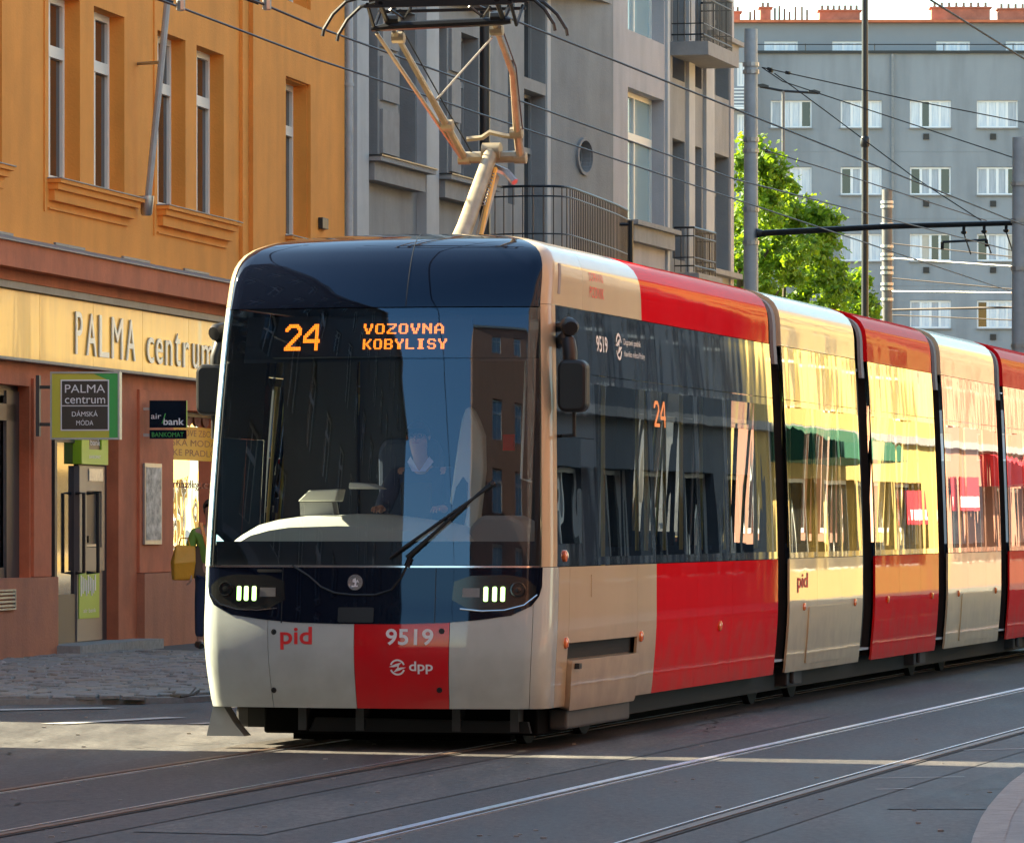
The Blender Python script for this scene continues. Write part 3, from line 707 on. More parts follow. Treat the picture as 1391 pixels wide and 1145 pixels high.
mb = MB(); mb.box(-.10, 0, .04, .07, h * .75, h * .82); mb.box(-.10, 0, .04, .07, h * .06, h * .14); mb.box(-.12, -.09, .02, .09, 0, h * .98); mb.build('bracket', M['steel'], r)

# flag-pole holder on the facade ------------------------------------------
zc = lambda px, py, dep: OF.z(px, py, dep)
P0 = OF.p(S(196, -.12), 5.30, -.12)
fp = empty('wall_flagpole', P0, label='slim grey flagpole leaning from a cone socket between the orange facade windows', cat='flagpole')
def at(px, py, Y): return Vector(((px - 695.5) / 7000 * Y, Y, HC + (712 - py) * Y / 7000))
def rel(o, r):
    o.parent = r; o.matrix_parent_inverse = Matrix.Translation(-r.location); return o
Yp = P0.y
mb = MB(); mb.lathe(at(199, 293, Yp), (0, 0, 1), [(0, .055), (.02, .07), (.20, .095), (.24, .095)], 12); rel(mb.build('socket', M['steel'], smooth=True), fp)
mb = MB(); mb.tube([at(200, 280, Yp), at(213, 150, Yp - .15), at(229, -15, Yp - .35)], .042, 8); rel(mb.build('pole', M['pole_grey'], smooth=True), fp)
mb = MB(); mb.tube([OF.p(S(187), OF.z(187, 87), 0), at(222, 85, Yp - .22)], .022, 6); rel(mb.build('bracket', M['steel']), fp)
mb = MB(); slab(mb, OF, S(432, -.06), S(440, -.06), OF.z(436, 313), OF.z(436, 298), -.13, -.06); tag(mb.build('wall_lamp_box', M['black'], bevel=.01), 'small black box fixed on the orange wall near its right end', 'junction box')
mb = MB(); mb.tube([OF.p(sB + .10, 0, -.10), OF.p(sB + .10, 15.9, -.10)], .065, 10)
for z in (3, 5.5, 8, 10.5, 13): mb.lathe(OF.p(sB + .10, z, -.10), (0, 0, 1), [(0, .08), (.05, .08)], 10)
tag(mb.build('downpipe', M['pole_grey'], smooth=True), 'grey rainwater downpipe where orange and grey houses meet', 'downpipe')

# ================================================================== GREY HOUSE
GF = Frame(-20.9 + .2436 * 75.7, 75.7, .2436, 1)
S = GF.s; HG = 22.5
gb = empty('grey_building', (0, 0, 0), label='grey rendered house with projecting bays and iron balconies behind the tram', cat='building')
gE = S(995)
def gwin(a, b, c, d, dep=.25, cols=2, rows=(.68,), pm='dark_pane', fr=None, fm='grey_frame', fw=.06):
    window(gb, fr or GF, a, b, c, d, dep, M[fm], M[pm], cols=cols, rows=rows, fw=fw)
bay0 = S(745); bay1 = S(907) + .0
wz0, wz1 = 7.05, 9.45
w_list = [(S(490), S(513)), (S(541), S(564)), (S(584), S(607)), (S(625), S(650))]
doors = [(S(690), S(699)), (S(712), S(741))]
far = [(S(913.5), S(930)), (S(941), S(953)), (S(968), S(990))]
ops = []
for fl in (-3.65, 0, 3.2, 6.4):
    for a, b in w_list: ops.append((a, b, wz0 + fl, wz1 + fl, .30))
for fl in (0, 3.2, 6.4):
    ops.append((doors[0][0], doors[0][1], 6.9 + fl, 9.3 + fl, .3)); ops.append((doors[1][0], doors[1][1], 5.9 + fl, 8.9 + fl, .3))
for fl in (-3.6, 0, 3.45, 6.9):
    for a, b in far: ops.append((a, b, 7.2 + fl - .55, 8.95 + fl, .32))
fz0, fz1 = 6.2, 9.1
mb = MB(); wall_mesh(mb, GF, 0, gE, 0, HG, ops)
mb.quad(GF.p(gE, 0), GF.p(gE, HG), GF.p(gE, HG, 11), GF.p(gE, 0, 11)); mb.quad(GF.p(0, HG), GF.p(gE, HG), GF.p(gE, HG, 11), GF.p(0, HG, 11))
mb.quad(GF.p(0, 0, 11), GF.p(gE, 0, 11), GF.p(gE, HG, 11), GF.p(0, HG, 11)); mb.quad(GF.p(0, 0), GF.p(0, HG), GF.p(0, HG, 11), GF.p(0, 0, 11))
mb.build('wall', M['grey_wall'], gb)
for (a, b, c, d, dp) in ops: gwin(a, b, c, d, dp)
# light pilasters
for p0, p1 in ((469, 487), (566, 583)):
    mb = MB(); slab(mb, GF, S(p0) if p0 > 470 else .12, S(p1), 0, HG, -.16, -.001); mb.build('pilaster', M['light_pilaster'], gb)
mb = MB(); slab(mb, GF, S(742), S(748), 0, HG, -.02, -.001); mb.build('pilaster', M['light_pilaster'], gb)
# piers between windows with small recessed panels
for a, b in ((w_list[0][1], w_list[1][0]), (w_list[2][1], w_list[3][0])):
    for fl in (0, 3.2):
        for k in range(3):
            mb = MB(); z = wz0 + .12 + k * .80 + fl; slab(mb, GF, a + .12, b - .12, z, z + .66, -.05, -.001); mb.build('pier_panel', M['stone'], gb)
# sills
for a, b in ((S(487) , S(566)), (S(584), S(655))):
    for fl in (0, 3.2, -3.1):
        mb = MB(); slab(mb, GF, a + .02, b - .1, wz0 + fl - .08, wz0 + fl - .01, -.34, 0); slab(mb, GF, a + .1, b - .3, wz0 + fl - .36, wz0 + fl - .08, -.22, 0)
        o = mb.build('window_sill', M['stone'], gb); m2 = MB(); slab(m2, GF, a, b - .08, wz0 + fl - .008, wz0 + fl + .012, -.36, .02); m2.build('sill_flashing', M['black_metal'], o)
# projecting bay: side wall towards the camera with a round window, front with tall window
PB = .57; ba = bay0; b0 = ba + 2.55
pa_, pb2_ = GF.p(ba, 0), GF.p(b0, 0, -PB)
SF = Frame(pa_.x, pa_.y, pb2_.x - pa_.x, pb2_.y - pa_.y); sL = (pb2_ - pa_).length      # slanting side wall of the bay
mb = MB()
cs = SF.s(793); cz = SF.z(793, 213); rr = .27
n = 24; ring = [(cs + rr * math.cos(2 * math.pi * k / n), cz + rr * 1.05 * math.sin(2 * math.pi * k / n)) for k in range(n)]
sq = [(cs + .5 * max(-1, min(1, 1.5 * math.cos(2 * math.pi * k / n))), cz + .5 * max(-1, min(1, 1.5 * math.sin(2 * math.pi * k / n)))) for k in range(n)]
wall_mesh(mb, SF, 0, sL, 0, HG - 1, [(cs - .5, cs + .5, cz - .5, cz + .5, 0.001)])
for k in range(n):
    k2 = (k + 1) % n
    mb.quad(SF.p(*sq[k]), SF.p(*sq[k2]), SF.p(*ring[k2]), SF.p(*ring[k])); mb.quad(SF.p(*ring[k]), SF.p(*ring[k2]), SF.p(*ring[k2], .22), SF.p(*ring[k], .22))
BF = Frame(*(GF.p(0, 0, -PB)).xy, GF.d.x, GF.d.y); b1 = BF.s(907)
bw = (BF.s(853), BF.s(902)); bz0 = BF.z(853, 299); bz1 = BF.z(853, 118)
mb2 = MB(); wall_mesh(mb2, BF, b0, b1, 0, HG - 1, [(bw[0], bw[1], bz0, bz1, .3), (bw[0], bw[1], bz0 + 3.4, bz1 + 3.4, .3), (bw[0], bw[1], bz0 - 3.4, bz1 - 3.4, .3)])
mb2.quad(BF.p(b1, 0), BF.p(b1, HG - 1), BF.p(b1, HG - 1, PB), BF.p(b1, 0, PB)); mb2.quad(BF.p(b0, HG - 1), BF.p(b1, HG - 1), BF.p(b1, HG - 1, PB), BF.p(b0, HG - 1, PB))
bs = mb.build('bay_side_wall', M['grey_wall'], gb); bfr = mb2.build('bay_front_wall', M['lilac_wall'], gb)
c3 = SF.p(cs, cz, .2); ax = SF.n
mb = MB(); mb.lathe(c3, ax, [(0, rr), (-.04, rr), (-.04, rr * .86), (.01, rr * .86)], 24, caps=False); rw = mb.build('round_window', M['grey_frame'], gb)
mb = MB(); mb.lathe(c3, ax, [(-.015, rr * .86), (-.012, rr * .86)], 24); mb.build('pane', M['black'], rw)
mb = MB(); mb.lathe(SF.p(cs, cz, 0), -ax, [(0.002, rr * 1.22), (.05, rr * 1.22), (.05, rr * 1.02), (.002, rr * 1.02)], 24, caps=False); mb.build('round_window_surround', M['stone'], gb)
for dz in (0, 3.4, -3.4): window(gb, BF, bw[0], bw[1], bz0 + dz, bz1 + dz, .28, M['white_frame'], M['pale_pane'], cols=2, rows=(.66,), fw=.09)
mb = MB(); slab(mb, BF, bw[0] - .3, b1 + .05, bz0 - .09, bz0 - .01, -.25, 0); slab(mb, BF, bw[0] - .2, b1 - .1, bz0 - .38, bz0 - .09, -.16, 0); mb.build('window_sill', M['stone'], gb)
for p0, p1 in ((899, 903),):
    mb = MB(); slab(mb, BF, BF.s(903.5), BF.s(906.5), 0, HG - 1, -.05, -.001); mb.build('pilaster', M['light_pilaster'], gb)
# deep slab over the corner recess at the top of the picture
zsl = HC + (712 - 8) * GF.p(b0, 0).y / 7000
mb = MB(); mb.add([GF.p(S(700), zsl), GF.p(b0 - .002, zsl), GF.p(b0 - .002, zsl, -PB + .01), GF.p(S(725), zsl, -PB * .9), GF.p(S(700), zsl + .35), GF.p(b0 - .002, zsl + .35), GF.p(b0 - .002, zsl + .35, -PB + .01), GF.p(S(725), zsl + .35, -PB * .9)],
  [[0, 1, 2, 3], [4, 5, 6, 7], [0, 3, 7, 4], [3, 2, 6, 7], [1, 2, 6, 5], [0, 1, 5, 4]]); mb.build('balcony_slab', M['stone'], gb)
# iron balcony in the corner, curved
zB = HC + (712 - 345) * 86.5 / 7000; zR = HC + (712 - 256) * 86.5 / 7000
pts = [GF.p(S(668), 0, -.25)]
cen = GF.p(S(668), 0, 0)
def smooth(P, n=8):
    P = [Vector(p) for p in P]; out = []
    for k in range(len(P) - 1):
        a = P[max(k - 1, 0)]; b, c = P[k], P[k + 1]; d = P[min(k + 2, len(P) - 1)]
        for i in range(n):
            t = i / n; out.append(.5 * ((2 * b) + (c - a) * t + (2 * a - 5 * b + 4 * c - d) * t * t + (3 * b - a - 3 * c + d) * t ** 3))
    return out + [P[-1]]
def railing(path, F, z0, z1, parent, nb=3, post='baluster', gap=.125):
    P = [F.p(s, 0, d) for s, d in path] if F else path
    mb = MB()
    for z, r in ((z1, .022), (z1 - .16, .014), (z0 + .12, .016), (z0 + (z1 - z0) * .33, .012)): mb.tube([p + Vector((0, 0, z)) for p in P], r, 6)
    o = mb.build('balcony_rail', M['black_metal'], parent)
    # evenly spaced bars
    acc = [0]
    for a, b in zip(P, P[1:]): acc.append(acc[-1] + (b - a).length)
    n = int(acc[-1] / gap)
    m2 = MB(); m2.tube([(0, 0, z0), (0, 0, z1)], .010, 5); me = m2.mesh('baluster', M['black_metal'])
    for k in range(n + 1):
        t = acc[-1] * k / n; i = max(0, min(len(P) - 2, int(np.searchsorted(acc, t)) - 1)); f = (t - acc[i]) / (acc[i + 1] - acc[i])
        q = bpy.data.objects.new(post, me); COL.objects.link(q); q.parent = o; q.location = P[i].lerp(P[i + 1], f)
    return o
zb0 = zB - .1
zR = HC + (712 - 254) * 84 / 7000; zb0 = HC + (712 - 350) * 84 / 7000
bp_ = [Vector((-.42, 84.2, 0)), Vector((.1, 83.9, 0)), Vector((.62, 83.85, 0)), Vector((.93, 84.2, 0)), Vector((1.22, 85.6, 0)), Vector((1.50, 87.1, 0)), Vector((1.80, 88.8, 0)), Vector((2.02, 90.3, 0))]
b1o = railing(smooth(bp_, 6), None, zb0, zR, gb, gap=.17)
mb = MB(); sp_ = smooth(bp_, 4); poly = [(p.x, p.y) for p in sp_] + [(1.2, 91.2), (.2, 86.2), (-.5, 84.6)]
mb.prism(poly, (zb0 - .22, zb0 - .02), lambda x, y, z: Vector((x, y, z))); mb.build('balcony_slab', M['stone'], gb)
# far balconies
def box_balcony(p0, p1, zf, hgt, prj):
    a, b = S(p0), S(p1); path = [(a, 0), (a, -prj), (b, -prj), (b, 0)]
    pp = []
    for (s0, d0), (s1, d1) in zip(path, path[1:]):
        for k in range(4): pp.append((s0 + (s1 - s0) * k / 4, d0 + (d1 - d0) * k / 4))
    pp.append(path[-1])
    railing(pp, GF, zf, zf + hgt, gb)
    mb = MB(); slab(mb, GF, a - .1, b + .1, zf - .28, zf - .02, -prj - .12, 0); mb.build('balcony_slab', M['stone'], gb)
Yb = GF.p(S(925), 0).y
box_balcony(912, 952, HC + (712 - 62) * Yb / 7000, 1.0, .62)
box_balcony(916, 946, HC + (712 - 372) * Yb / 7000, .85, .38)
for p0, p1 in ((931.5, 939.5), (955, 966)):
    mb = MB(); slab(mb, GF, S(p0), S(p1), 0, HG, -.07, -.001); mb.build('pilaster', M['light_pilaster'], gb)
mb = MB(); slab(mb, GF, S(956), gE + .06, HC + (712 - 52) * 102 / 7000, HC + (712 - 46) * 102 / 7000, -.25, 0); slab(mb, GF, S(956), gE - .1, HC + (712 - 64) * 102 / 7000, HC + (712 - 52) * 102 / 7000, -.15, 0); mb.build('string_course', M['stone'], gb)
mb = MB(); slab(mb, GF, S(956), gE + .06, HC + (712 - 373) * 102 / 7000, HC + (712 - 366) * 102 / 7000, -.2, 0); mb.build('string_course', M['stone'], gb)
# end strip in the paler render
mb = MB(); slab(mb, GF, S(990.5), gE + .004, 0, HG, -.03, -.001); mb.build('corner_strip', M['lilac_wall'], gb)
rebase(gb, GF.p(0, 0))
# the black mast in front of the grey house
mY = 78.; mp = at(658.5, 712, mY)
ms = empty('black_mast', (mp.x, mY, .1), label='thick black street mast standing directly behind the pantograph', cat='mast')
mb = MB(); mb.tube([(0, 0, 0), (0, 0, 4), (0, 0, 12)], [.10, .082, .078], 12); mb.build('pole', M['black_metal'], ms, smooth=True)
mb = MB(); mb.lathe((0, 0, 0), (0, 0, 1), [(0, .16), (.5, .15), (.6, .11), (.62, .10)], 12); mb.build('base', M['black_metal'], ms, smooth=True)
mb = MB(); mb.tube([(0, -.05, 3.55 + 1.2), (0.25, -.1, 3.5 + 1.15)], .02, 6); mb.build('arm', M['black_metal'], ms)
# slim post with arm beside the bay
pY = 84.; q = at(856.5, 712, pY)
ps = empty('bracket_post', (q.x, pY, .1), label='short black post with small arm rising beside the bay window', cat='post')
zt_ = HC + (712 - 300) * pY / 7000 - .1
mb = MB(); mb.tube([(0, 0, 0), (0, 0, zt_)], .045, 8); mb.build('pole', M['black_metal'], ps)
mb = MB(); mb.tube([(0, 0, zt_ - .06), (-.18, 0, zt_ - .06)], .03, 6); mb.build('arm', M['black_metal'], ps)

# ================================================================== FAR BLUE-GREY BLOCK
BY = 215.; ppm = 7000 / BY
def bx(px): return (px - 695.5) / ppm
def bz(py): return HC + (712 - py) / ppm
bb = empty('apartment_block', (bx(1190), BY, 0), label='long blue-grey apartment block with white windows closing the street', cat='building')
XF = Frame(bx(700), BY, 1, 0)
def bs_(px): return bx(px) - bx(700)
cols_ = [1047 - 94 * k for k in range(1, 3)] + [1047, 1142, 1236, 1327, 1419, 1511]
rows_ = [(137, 174), (227, 265), (318, 355), (408, 446), (498, 536), (588, 626)]
ops = [(bs_(c), bs_(c + 56), bz(b), bz(a), .15) for c in cols_ for a, b in rows_]
mb = MB(); wall_mesh(mb, XF, 0, bs_(1700), 0, bz(72), ops)
mb.quad(XF.p(0, bz(72)), XF.p(bs_(1700), bz(72)), XF.p(bs_(1700), bz(72), 12), XF.p(0, bz(72), 12))
mb.quad(XF.p(0, 0, 12), XF.p(bs_(1700), 0, 12), XF.p(bs_(1700), bz(28), 12), XF.p(0, bz(28), 12))
def bpart(o): return rel(o, bb)
bpart(mb.build('wall', M['bg_wall']))
ao = [(bs_(c), bs_(c + 46), bz(69.5), bz(53), .1) for c in (1040, 1133, 1275, 1370, 1465)]
AF = Frame(bx(700), BY + 1.2, 1, 0)
mb = MB(); wall_mesh(mb, AF, 0, bs_(1700), bz(72), bz(27), ao); mb.quad(AF.p(0, bz(27)), AF.p(bs_(1700), bz(27)), AF.p(bs_(1700), bz(27), 11), AF.p(0, bz(27), 11)); bpart(mb.build('attic_wall', M['bg_wall2']))
mb = MB(); slab(mb, AF, 0, bs_(1700), bz(28), bz(24.5), -.35, 11); bpart(mb.build('roof_edge', M['red_render']))
mb = MB(); slab(mb, XF, 0, bs_(1700), bz(73), bz(69.5), -.15, .02); bpart(mb.build('parapet_edge', M['black_metal']))
mb = MB()
mb.tube([XF.p(0, bz(61), -.05), XF.p(bs_(1700), bz(61), -.05)], .02, 4)
for c in range(1000, 1700, 94): mb.tube([XF.p(bs_(c), bz(71), -.05), XF.p(bs_(c), bz(60), -.05)], .02, 4)
bpart(mb.build('roof_railing', M['black_metal']))
def bgwindow(w, h):
    """one frame and three sashes with curtained panes, built at the origin"""
    f = MB(); fw = .07
    f.box(0, w, -.03, .03, 0, fw); f.box(0, w, -.03, .03, h - fw, h); f.box(0, fw, -.03, .03, fw, h - fw); f.box(w - fw, w, -.03, .03, fw, h - fw)
    n = 4 if w > 1.5 else 3
    xs = [0, .27, .5, .73, 1] if w > 1.5 else [0, .33, .66, 1]
    for x in xs[1:-1]: f.box(w * x - .055, w * x + .055, -.03, .03, fw, h - fw)
    me = f.mesh('window', M['text_white']); ps = []
    for i, (x0, x1) in enumerate(zip(xs, xs[1:])):
        q = MB(); q.quad((w * x0 + .03, .02, .03), (w * x1 - .03, .02, .03), (w * x1 - .03, .02, h - .03), (w * x0 + .03, .02, h - .03)); ps.append(q)
    return me, ps
W_ = 56 / ppm; H_ = 37.5 / ppm
me, ps = bgwindow(W_, H_)
pm_l = [p.mesh('pane', M['curtain']) for p in ps]; pm_d = [p.mesh('pane', M['dark_pane']) for p in ps]; pm_b = [p.mesh('pane', M['blind']) for p in ps]; pm_c = [p.mesh('pane', M['curtain2']) for p in ps]
me_s, ps_s = bgwindow(46 / ppm, 16.5 / ppm); pmS = [p.mesh('pane', M['curtain']) for p in ps_s]
random.seed(5)
def addbw(x, z, y, me, pl, pd):
    o = bpy.data.objects.new('window', me); COL.objects.link(o); o.parent = bb; o.location = (x - bb.location.x, y - BY, z)
    k = random.random()
    for i in range(len(pl)):
        cm_ = random.random(); dark = pd and ((k < .35 and i == 0) or (k > .8 and i == len(pl) - 1) or random.random() < .12)
        p = bpy.data.objects.new('pane', pd[i] if dark else ((pm_b if cm_ < .2 and k < .5 else pm_c if .3 < cm_ < .62 else pl)[i] if pd else pl[i])); COL.objects.link(p); p.parent = o
for c in cols_:
    for a, b in rows_:
        addbw(bx(c), bz(b), BY + .12, me, pm_l, pm_d)
        if c in (1236, 1327, 1419, 1511) and a > 130:
            mb = MB(); slab(mb, XF, bs_(c + 18), bs_(c + 26), bz(b + 16), bz(b + 8), -.06, -.001); bpart(mb.build('wall_vent', M['black']))
for c in (1040, 1133, 1275, 1370, 1465): addbw(bx(c), bz(69.5), BY + 1.28, me_s, pmS, None)
for c in cols_:
    for a, b in rows_[:5]:
        mb = MB(); slab(mb, XF, bs_(c - 1), bs_(c + 57), bz(b + 1.5), bz(b), -.12, 0); bpart(mb.build('window_ledge', M['lead']))
for c in (1212, 1404):
    mb = MB(); mb.tube([XF.p(bs_(c), 0, -.1), XF.p(bs_(c), bz(74), -.1)], .055, 6); bpart(mb.build('downpipe', M['lead']))
for py in (206, 297, 388, 478):
    mb = MB(); slab(mb, XF, 0, bs_(1700), bz(py + .6), bz(py), -.012, -.001); bpart(mb.build('render_joint', M['bg_wall2']))
# chimneys with pots
def chimney(p0, p1, pots, y0=8):
    mb = MB(); x0, x1 = bs_(p0), bs_(p1)
    rows = 6; h = (bz(y0) - bz(24)) / rows
    slab(mb, AF, x0, x1, bz(24), bz(y0), .5, 1.3); slab(mb, AF, x0 - .08, x1 + .08, bz(y0), bz(y0 - 2), .42, 1.38); ch = bpart(mb.build('chimney', M['brick_red']))
    for k in range(pots):
        x = x0 + (x1 - x0) * (k + .5) / pots; mb = MB(); mb.tube([AF.p(x, bz(y0 - 2), .9), AF.p(x, bz(y0 - 9), .9)], .06, 6); mb.build('chimney_pot', M['rail_dull'], ch)
chimney(996, 1008, 2, 12); chimney(1036, 1050, 2, 6); chimney(1117, 1172, 7, 10); chimney(1270, 1350, 8, 6); chimney(1362, 1420, 6, 8); chimney(1440, 1480, 4, 8)
for px in (1022, 1028, 1056, 1062, 1069, 1076, 1084, 1093, 1100):
    mb = MB(); mb.tube([AF.p(bs_(px), bz(25), .8), AF.p(bs_(px), bz(2 + (px * 7) % 9), .8)], .05, 6); bpart(mb.build('vent_pipe', M['rail_dull']))
# left wing with balcony seen past the grey house
LF = Frame(bx(700), BY - 1.6, 1, 0)
lo = [(bs_(999), bs_(1010), bz(122), bz(90), .1), (bs_(999), bs_(1010), bz(215), bz(160), .1)]
mb = MB(); wall_mesh(mb, LF, bs_(900), bs_(1012), 0, bz(68), lo); mb.quad(LF.p(bs_(1012), 0), LF.p(bs_(1012), bz(68)), LF.p(bs_(1012), bz(68), 1.6), LF.p(bs_(1012), 0, 1.6)); bpart(mb.build('wing_wall', M['bg_wall']))
for a, b, c, d, _ in lo: bpart(window(None, LF, a, b, c, d, .1, M['text_white'], M['curtain'], cols=2, fw=.08))
mb = MB()
for k in range(6): slab(mb, LF, bs_(990), bs_(1012), bz(150 - k * 4.5), bz(148.5 - k * 4.5), -.5, -.46)
slab(mb, LF, bs_(990), bs_(1012), bz(154), bz(151), -.55, 0); bpart(mb.build('balcony', M['text_white']))

# ================================================================== STREET POLES AND LAMPS
def pole(name, px, Y, top, r0, r1, label, cat, m='pole_grey', group=None, sides=12, bands=()):
    q = at(px, 712, Y); z = HC + (712 - top) * Y / 7000
    o = empty(name, (q.x, Y, .1), label=label, cat=cat, group=group)
    mb = MB(); mb.tube([(0, 0, 0), (0, 0, z * .5), (0, 0, z - .1)], [r0, (r0 + r1) / 2, r1], sides); mb.build('pole', M[m], o, smooth=True)
    mb = MB(); mb.lathe((0, 0, 0), (0, 0, 1), [(0, r0 * 1.7), (.35, r0 * 1.6), (.42, r0 * 1.1)], 12); mb.build('base', M[m], o, smooth=True)
    for b in bands:
        zb_ = HC + (712 - b) * Y / 7000 - .1; mb = MB(); mb.lathe((0, 0, zb_), (0, 0, 1), [(-.035, r1 * 1.25), (.035, r1 * 1.25)], 12); mb.build('band', M['steel'], o)
    return o, z - .1
P1, z1 = pole('catenary_pole', 1020, 90, 40, .145, .115, 'pale grey catenary pole beside the corner of the grey house, left of the tree', 'pole', bands=(88, 98, 190, 205, 285, 330))
P2, z2 = pole('catenary_pole', 1385, 87, 187, .15, .12, 'pale grey catenary pole at the right edge of the picture', 'pole', bands=(250, 300, 365, 470))
P3, z3 = pole('catenary_pole', 1205, 130, 258, .14, .13, 'grey catenary pole with many pale bands, right of the tall black lamp post', 'pole', m='pole_dark', bands=(275, 281, 305, 309, 335, 346, 352, 364, 371, 386, 393, 407))
P4, z4 = pole('lamp_post', 1175, 110, -60, .085, .065, 'tall thin black lamp post rising out of the frame above the tram', 'lamp post', m='black_metal', bands=())
mb = MB(); zc_ = HC + (712 - 193) * 110 / 7000 - .1
mb.lathe((0, 0, zc_ - .12), (0, 0, 1), [(0, .07), (.04, .10), (.2, .10), (.24, .07)], 12); mb.build('collar', M['black_metal'], P4, smooth=True)
mb = MB(); mb.tube([(0, 0, z4), (1.2, -.2, z4 + .3), (2.0, -.3, z4 + .25)], .05, 8); mb.lathe((2.1, -.3, z4 + .2), (0, 0, 1), [(-.08, .05), (0, .18), (.08, .1)], 10); mb.build('lantern', M['black_metal'], P4)
P5, z5 = pole('street_lamp', 1064, 150, 124, .055, .045, 'thin street lamp with flat double arm in front of the blue-grey block', 'lamp post', m='pole_dark')
mb = MB(); k = 150 / 7000
mb.tube([(-32 * k, 0, z5 + 6 * k), (0, 0, z5), (48 * k, 0, z5 - 3 * k)], .04, 6); mb.build('arm', M['black_metal'], P5)
for a, b in ((-34, 7), (36, -1)):
    mb = MB(); mb.prism([(a - 2, b - 1), (a + 14, b - 2.5), (a + 14, b), (a + 6, b + 2.5), (a - 2, b + 1.5)], (-.12, .12), lambda x, z, d: Vector((x * k, d, z5 + z * k))); mb.build('lamp_head', M['black_metal'], P5)
# gantry arm between the two poles
ga = empty('overhead_span_arm', P1.location + Vector((0, 0, 6)), label='black horizontal tube arm spanning from the left catenary pole to the right one', cat='catenary arm')
A = at(1037, 317, 89.9); B = at(1378, 303, 87.1)
mb = MB(); mb.tube([A - Vector((.12, 0, 0)), A, A.lerp(B, .5) + Vector((0, 0, .03)), B], [.085, .055, .05, .045], 8); rel(mb.build('tube', M['black_metal'], smooth=True), ga)
for px, dz in ((1311, 0), (1338, .0), (1367, .0)):
    f = (px - 1037) / (1378 - 1037); q = A.lerp(B, f); mb = MB(); mb.tube([q, q - Vector((0, 0, .10))], .03, 6); mb.lathe(q - Vector((0, 0, .12)), (0, 0, 1), [(-.04, .02), (-.02, .05), (.01, .05), (.03, .02)], 8); mb.tube([q - Vector((0, 0, .14)), q + Vector((.12, 0, -.5))], .012, 4)
    rel(mb.build('insulator', M['black_metal']), ga)
mb = MB(); q0 = at(1280, 329, 88); q1 = at(1340, 326, 88); mb.tube([q0, q1], .022, 5); mb.tube([q0, q0 - Vector((0, 0, .12))], .03, 5); mb.tube([q1, q1 - Vector((0, 0, .12))], .03, 5); rel(mb.build('hanger', M['black_metal']), ga)

# overhead wires: every one a thing of its own --------------------------------
def wire(label, pts, r=.011, m='wire', sag=0, name='overhead_wire', ins=()):
    P = [Vector(p) for p in pts]
    if sag:
        a, b = P[0], P[-1]; P = [a.lerp(b, t / 12) - Vector((0, 0, sag * 4 * (t / 12) * (1 - t / 12))) for t in range(13)]
    mb = MB(); mb.tube(P, r, 5); o = tag(mb.build(name, M[m]), label, 'wire', 'overhead wires of the tram line')
    for f in ins:
        i = P[0].lerp(P[-1], f); j = P[0].lerp(P[-1], f + .012); mb = MB(); mb.tube([i, j], r * 3.2, 6); mb.build('insulator', M['black_metal'], o)
    return o
wire('contact wire of the tram track running down from the pantograph to the black arm', [trk(0, s, 5.50) for s in range(-30, 90, 6)], .010)
wire('upper left overhead wire crossing the orange facade and passing above the bay window', [at(-400, -250, 32), at(235, 7, 39.9), at(430, 81, 44.5), at(999, 271, 63.8), at(1391, 402, 92)], .010)
wire('second overhead wire from the left, crossing just below the pantograph head', [at(-200, -220, 32), at(359, 7, 39.9), at(430, 37, 41), at(999, 244, 60), at(1391, 345, 90)], .010)
wire('thin wire from the left catenary pole to the right edge, uppermost of the span wires', [at(1035, 92, 90), at(1240, 137, 88), at(1460, 180, 86)], .010, ins=(.02, .08))
wire('thin span wire from the left pole to the right pole, crossing the second window row', [at(1035, 92, 90), at(1063, 111, 90), at(1384, 217, 87)], .010, ins=(.03,))
wire('thin span wire falling steeply from the left pole to the middle of the black arm', [at(1052, 100, 90), at(1120, 150, 90), at(1240, 240, 89), at(1333, 300, 88)], .010)
wire('short stay wire hanging from the left pole at mid height', [at(1034, 203, 90), at(1120, 229, 92), at(1340, 300, 100)], .011, ins=(.02,))
wire('thick dark wire cutting across the upper right corner of the picture', [at(1225, -30, 60), at(1265, 1, 62), at(1391, 80, 68), at(1450, 120, 72)], .014)
for k, (py0, py1, x0) in enumerate([(351, 362, 1212), (396, 398, 1212)]):
    wire(('upper' if k == 0 else 'lower') + ' bright white wire between the banded pole and the right pole', [at(x0, py0, 129), at(1374, py1, 126)], .022, 'wire_light')
for k, (py0, py1) in enumerate([(331, 352), (378, 395), (421, 417), (428, 436)]):
    wire(['highest', 'second', 'third', 'lowest'][k] + ' dark thin wire fanning right from the banded catenary pole', [at(1212, py0, 129), at(1400, py1, 126)], .016 if k != 2 else .03)
def clamp(px, py, Y, label):
    p = at(px, py, Y); o = empty('wire_clamp', p, label=label, cat='insulator', group='wire clamps at the top of the picture')
    mb = MB(); mb.tube([(-.28, 0, .10), (.0, 0, 0)], .022, 6); mb.build('bar', M['black_metal'], o)
    mb = MB(); mb.lathe((.06, 0, -.03), (0, 0, 1), [(-.03, .02), (-.02, .035), (.05, .035), (.07, .02)], 8); mb.build('porcelain', M['steel'], o)
clamp(235, 5, 39.9, 'wire clamp at the top edge over the orange facade, left of the pair'); clamp(352, 4, 39.9, 'wire clamp at the top edge over the orange facade, right of the pair')

